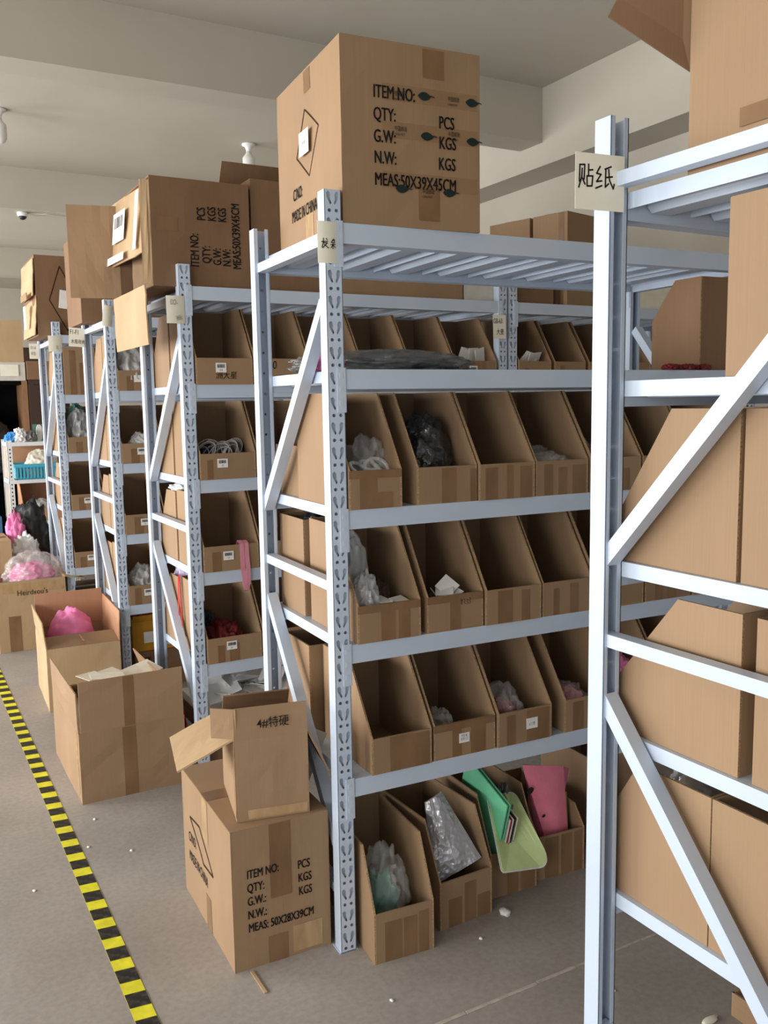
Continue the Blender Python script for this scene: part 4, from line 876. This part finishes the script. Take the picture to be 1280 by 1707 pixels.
# ---------------------------------------------------------------- far end of the aisle
t = thing('slotted_shelf', 'white slotted-angle shelf unit with a blue basket, far end of the aisle', 'shelf unit', (.81, 7.4, 0))
for x, y in ((0, 0), (.45, 0), (0, .35), (.45, .35)):
    p = MB().box(x, x+.035, y, y+.003, 0, 1.235).box(x, x+.003, y, y+.035, 0, 1.235).build('slotted_post', 'white_plastic', t)
    if y == 0:
        mb = MB()
        for k in range(40): mb.box(x+.013, x+.022, -.001, 0, .02+k*.03, .032+k*.03)
        mb.build('painted_slots', 'slot_shade', p)  # dark patches painted for the shade of open slots
for z in (1.22, .93, .60, .3): MB().box(0, .485, -.002, .37, z-.03, z).build('shelf_board', 'white_plastic', t)
bk_ = thing('plastic_basket', 'light blue slatted plastic basket on the slotted shelf', 'basket', (.86, 7.39, .93))
MB().box(0, .34, 0, .28, 0, .006).build('basket_floor', 'blue_plastic', bk_); MB().box(-.01, .35, -.012, 0, .095, .12).box(-.01, .35, .28, .292, .095, .12).box(-.01, 0, 0, .28, .095, .12).box(.34, .35, 0, .28, .095, .12).build('rim', 'blue_plastic', bk_)
sl = MB().box(0, .014, 0, .006, 0, .1).mesh('slat')
for k in range(14): obj('slat', sl, 'blue_plastic', bk_, (.003+k*.025, 0, 0)); obj('slat', sl, 'blue_plastic', bk_, (.003+k*.025, .274, 0))
MB().box(0, .006, 0, .28, 0, .1).box(.334, .34, 0, .28, 0, .1).box(.006, .334, .008, .012, 0, .02).box(.006, .334, .008, .012, .08, .1).build('end_panel', 'blue_plastic', bk_)
bag('cream_cloth', 'cream cloth bundle in the light blue basket', 'cloth', (1.07, 7.52, .94), (.24, .22, .19), 'cream', 171, .2)
t, P = carton('brown carton behind the blue basket on the slotted shelf', .42, .06, .25, (.84, 7.69, .93), 0, 'kraft_pink', seed=173)
bin_('kraft bin on the middle board of the slotted shelf', (.9, 7.39, .60), 0, .32, .32, .3, .1, .2, 'kraft_pink', []); bag('clear_filling', 'clear crumpled filling in the bin on the slotted shelf', 'plastic bag', (1.06, 7.5, .61), (.26, .2, .14), 'cloudy_bag', 175)
for k, (n_, m_, x, s_) in enumerate([('blue_wrapper', 'sky_blue', .86, (.12, .1, .07)), ('white_wrapper', 'white_plastic', .91, (.12, .12, .1)), ('orange_wrapper', 'orange', .945, (.05, .05, .05)), ('grey_wrapper', 'grey_bag', .99, (.1, .1, .08))]):
    bag(n_, n_.replace('_', ' ') + ' lying on top of the slotted shelf', 'wrapper', (x, 7.45, 1.221), s_, m_, 180+k, .35)
tag(MB().box(0, .16, 0, .006, 0, .13).build('green_card_box', 'green_dark', None, (1.03, 7.6, 1.221)), 'flat green card standing on top of the slotted shelf', 'card')
tag(MB().prism([(.02*math.cos(a*PI/6)*1.1, .04*math.sin(a*PI/6)+(.05 if a < 7 else 0)) for a in range(12)], lambda a, c: (a, 0, c+.04), lambda a, c: (a, .012, c+.04)).build('white_insole', 'white_paper', None, (1.065, 7.5, 1.221)), 'white insole shape standing before the green card', 'insole')
t = thing('dark_cabinet', 'tall open-fronted cabinet standing in for a dark opening, far left end', 'cabinet', (.2, 8.52, 0))
MB().box(0, .93, .48, .5, 0, 1.72).build('back_panel', 'black_void', t); MB().box(.9, .93, 0, .48, 0, 1.72).build('side_panel', 'wood', t); MB().box(0, .03, 0, .48, 0, 1.72).build('side_panel', 'black_void', t)  # black panels put the dark of the interior into the colour
MB().box(.03, .9, 0, .48, 1.69, 1.72).build('top_panel', 'black_void', t); MB().box(.03, .9, .0, .48, .86, .89).build('shelf_panel', 'black_void', t); MB().box(.885, .93, -.02, 0, 0, 1.72).build('door_edge', 'wood', t)
bag('black_sack', 'black sack inside the dark far cabinet', 'sack', (.7, 8.75, .89), (.6, .35, .5), 'dark_bag', 191)
t, P = carton('white carton with printed label on the dark far cabinet', 1.0, .4, .16, (.12, 8.5, 1.722), 0, 'grey_card', seed=193, tape=False); sticker(t, (.87, -.009, .09), FRONT, .15, .1, None, False, 'paper')
t, P = carton('brown carton lying on the white one, far left', 1.0, .4, .36, (.115, 8.5, 1.884), 0, 'kraft_light', seed=195)
t, P = carton('dark brown carton behind the fourth rack rear post', .25, .35, .16, (1.13, 8.45, 1.73), 0, 'kraft_dark', seed=197)
sup = thing('wooden_stand', 'dark wooden stand behind the fourth rack', 'stand', (1.14, 8.47, 0)); MB().box(0, .4, .0, .4, 1.69, 1.728).build('top_panel', 'dark_wood', sup)
for x, y in ((0, 0), (.36, 0), (0, .36), (.36, .36)): MB().box(x, x+.04, y, y+.04, 0, 1.69).build('leg', 'dark_wood', sup)
for k in range(9): tag(MB().box(0, .5, 0, .4, 0, .022).build('flat_cardboard', 'kraft', None, (.2+.012*(k % 3), 7.75, .62+.026*k), (0, 0, .03*(k % 2))), 'flattened cardboard sheet in the pile left of the slotted shelf', 'cardboard', 'flattened cardboard pile')
t = thing('blue_stand', 'low blue stand under the flattened cardboard pile', 'stand', (.15, 7.72, 0)); MB().box(0, .62, 0, .5, .56, .615).build('top_panel', 'blue_board', t)
for x, y in ((0, 0), (.57, 0), (0, .45), (.57, .45)): MB().box(x, x+.05, y, y+.05, 0, .56).build('leg', 'blue_board', t)
t, P = carton('yellow printed carton at the left edge under the blue stand', .3, .3, .5, (.45, 7.3, 0), 0, 'yellow_card', seed=199)

# ---------------------------------------------------------------- floor debris
tag(MB().box(-.004, .004, -.05, .05, 0, .003).build('wood_sliver', 'kraft_light', None, (.738, 2.035, .001), (0, 0, .0)), 'thin card sliver on the floor before the printed carton', 'litter')
tag(bag('paper_scrap', None, None, (1.472, 1.965, 0), (.03, .035, .012), 'white_paper', 201, .4, sub=2), 'white torn paper scrap on the floor before the bins', 'litter')
tag(bag('paper_scrap', None, None, (1.62, 1.35, 0), (.05, .02, .008), 'cream', 202, .4, sub=2), 'torn cream scrap on the floor under the right rack', 'litter')
for k, (x, y) in enumerate([(.62, 2.9), (.5, 3.0), (.56, 3.2), (.3, 2.8), (1.0, 1.8), (1.5, 1.55), (1.34, 1.9)]):
    tag(bag('crumb', None, None, (x, y, 0), (.01, .012, .004), 'white_paper', 210+k, .3, sub=1), 'tiny white crumb lying on the concrete floor', 'litter', 'white crumbs on the floor')
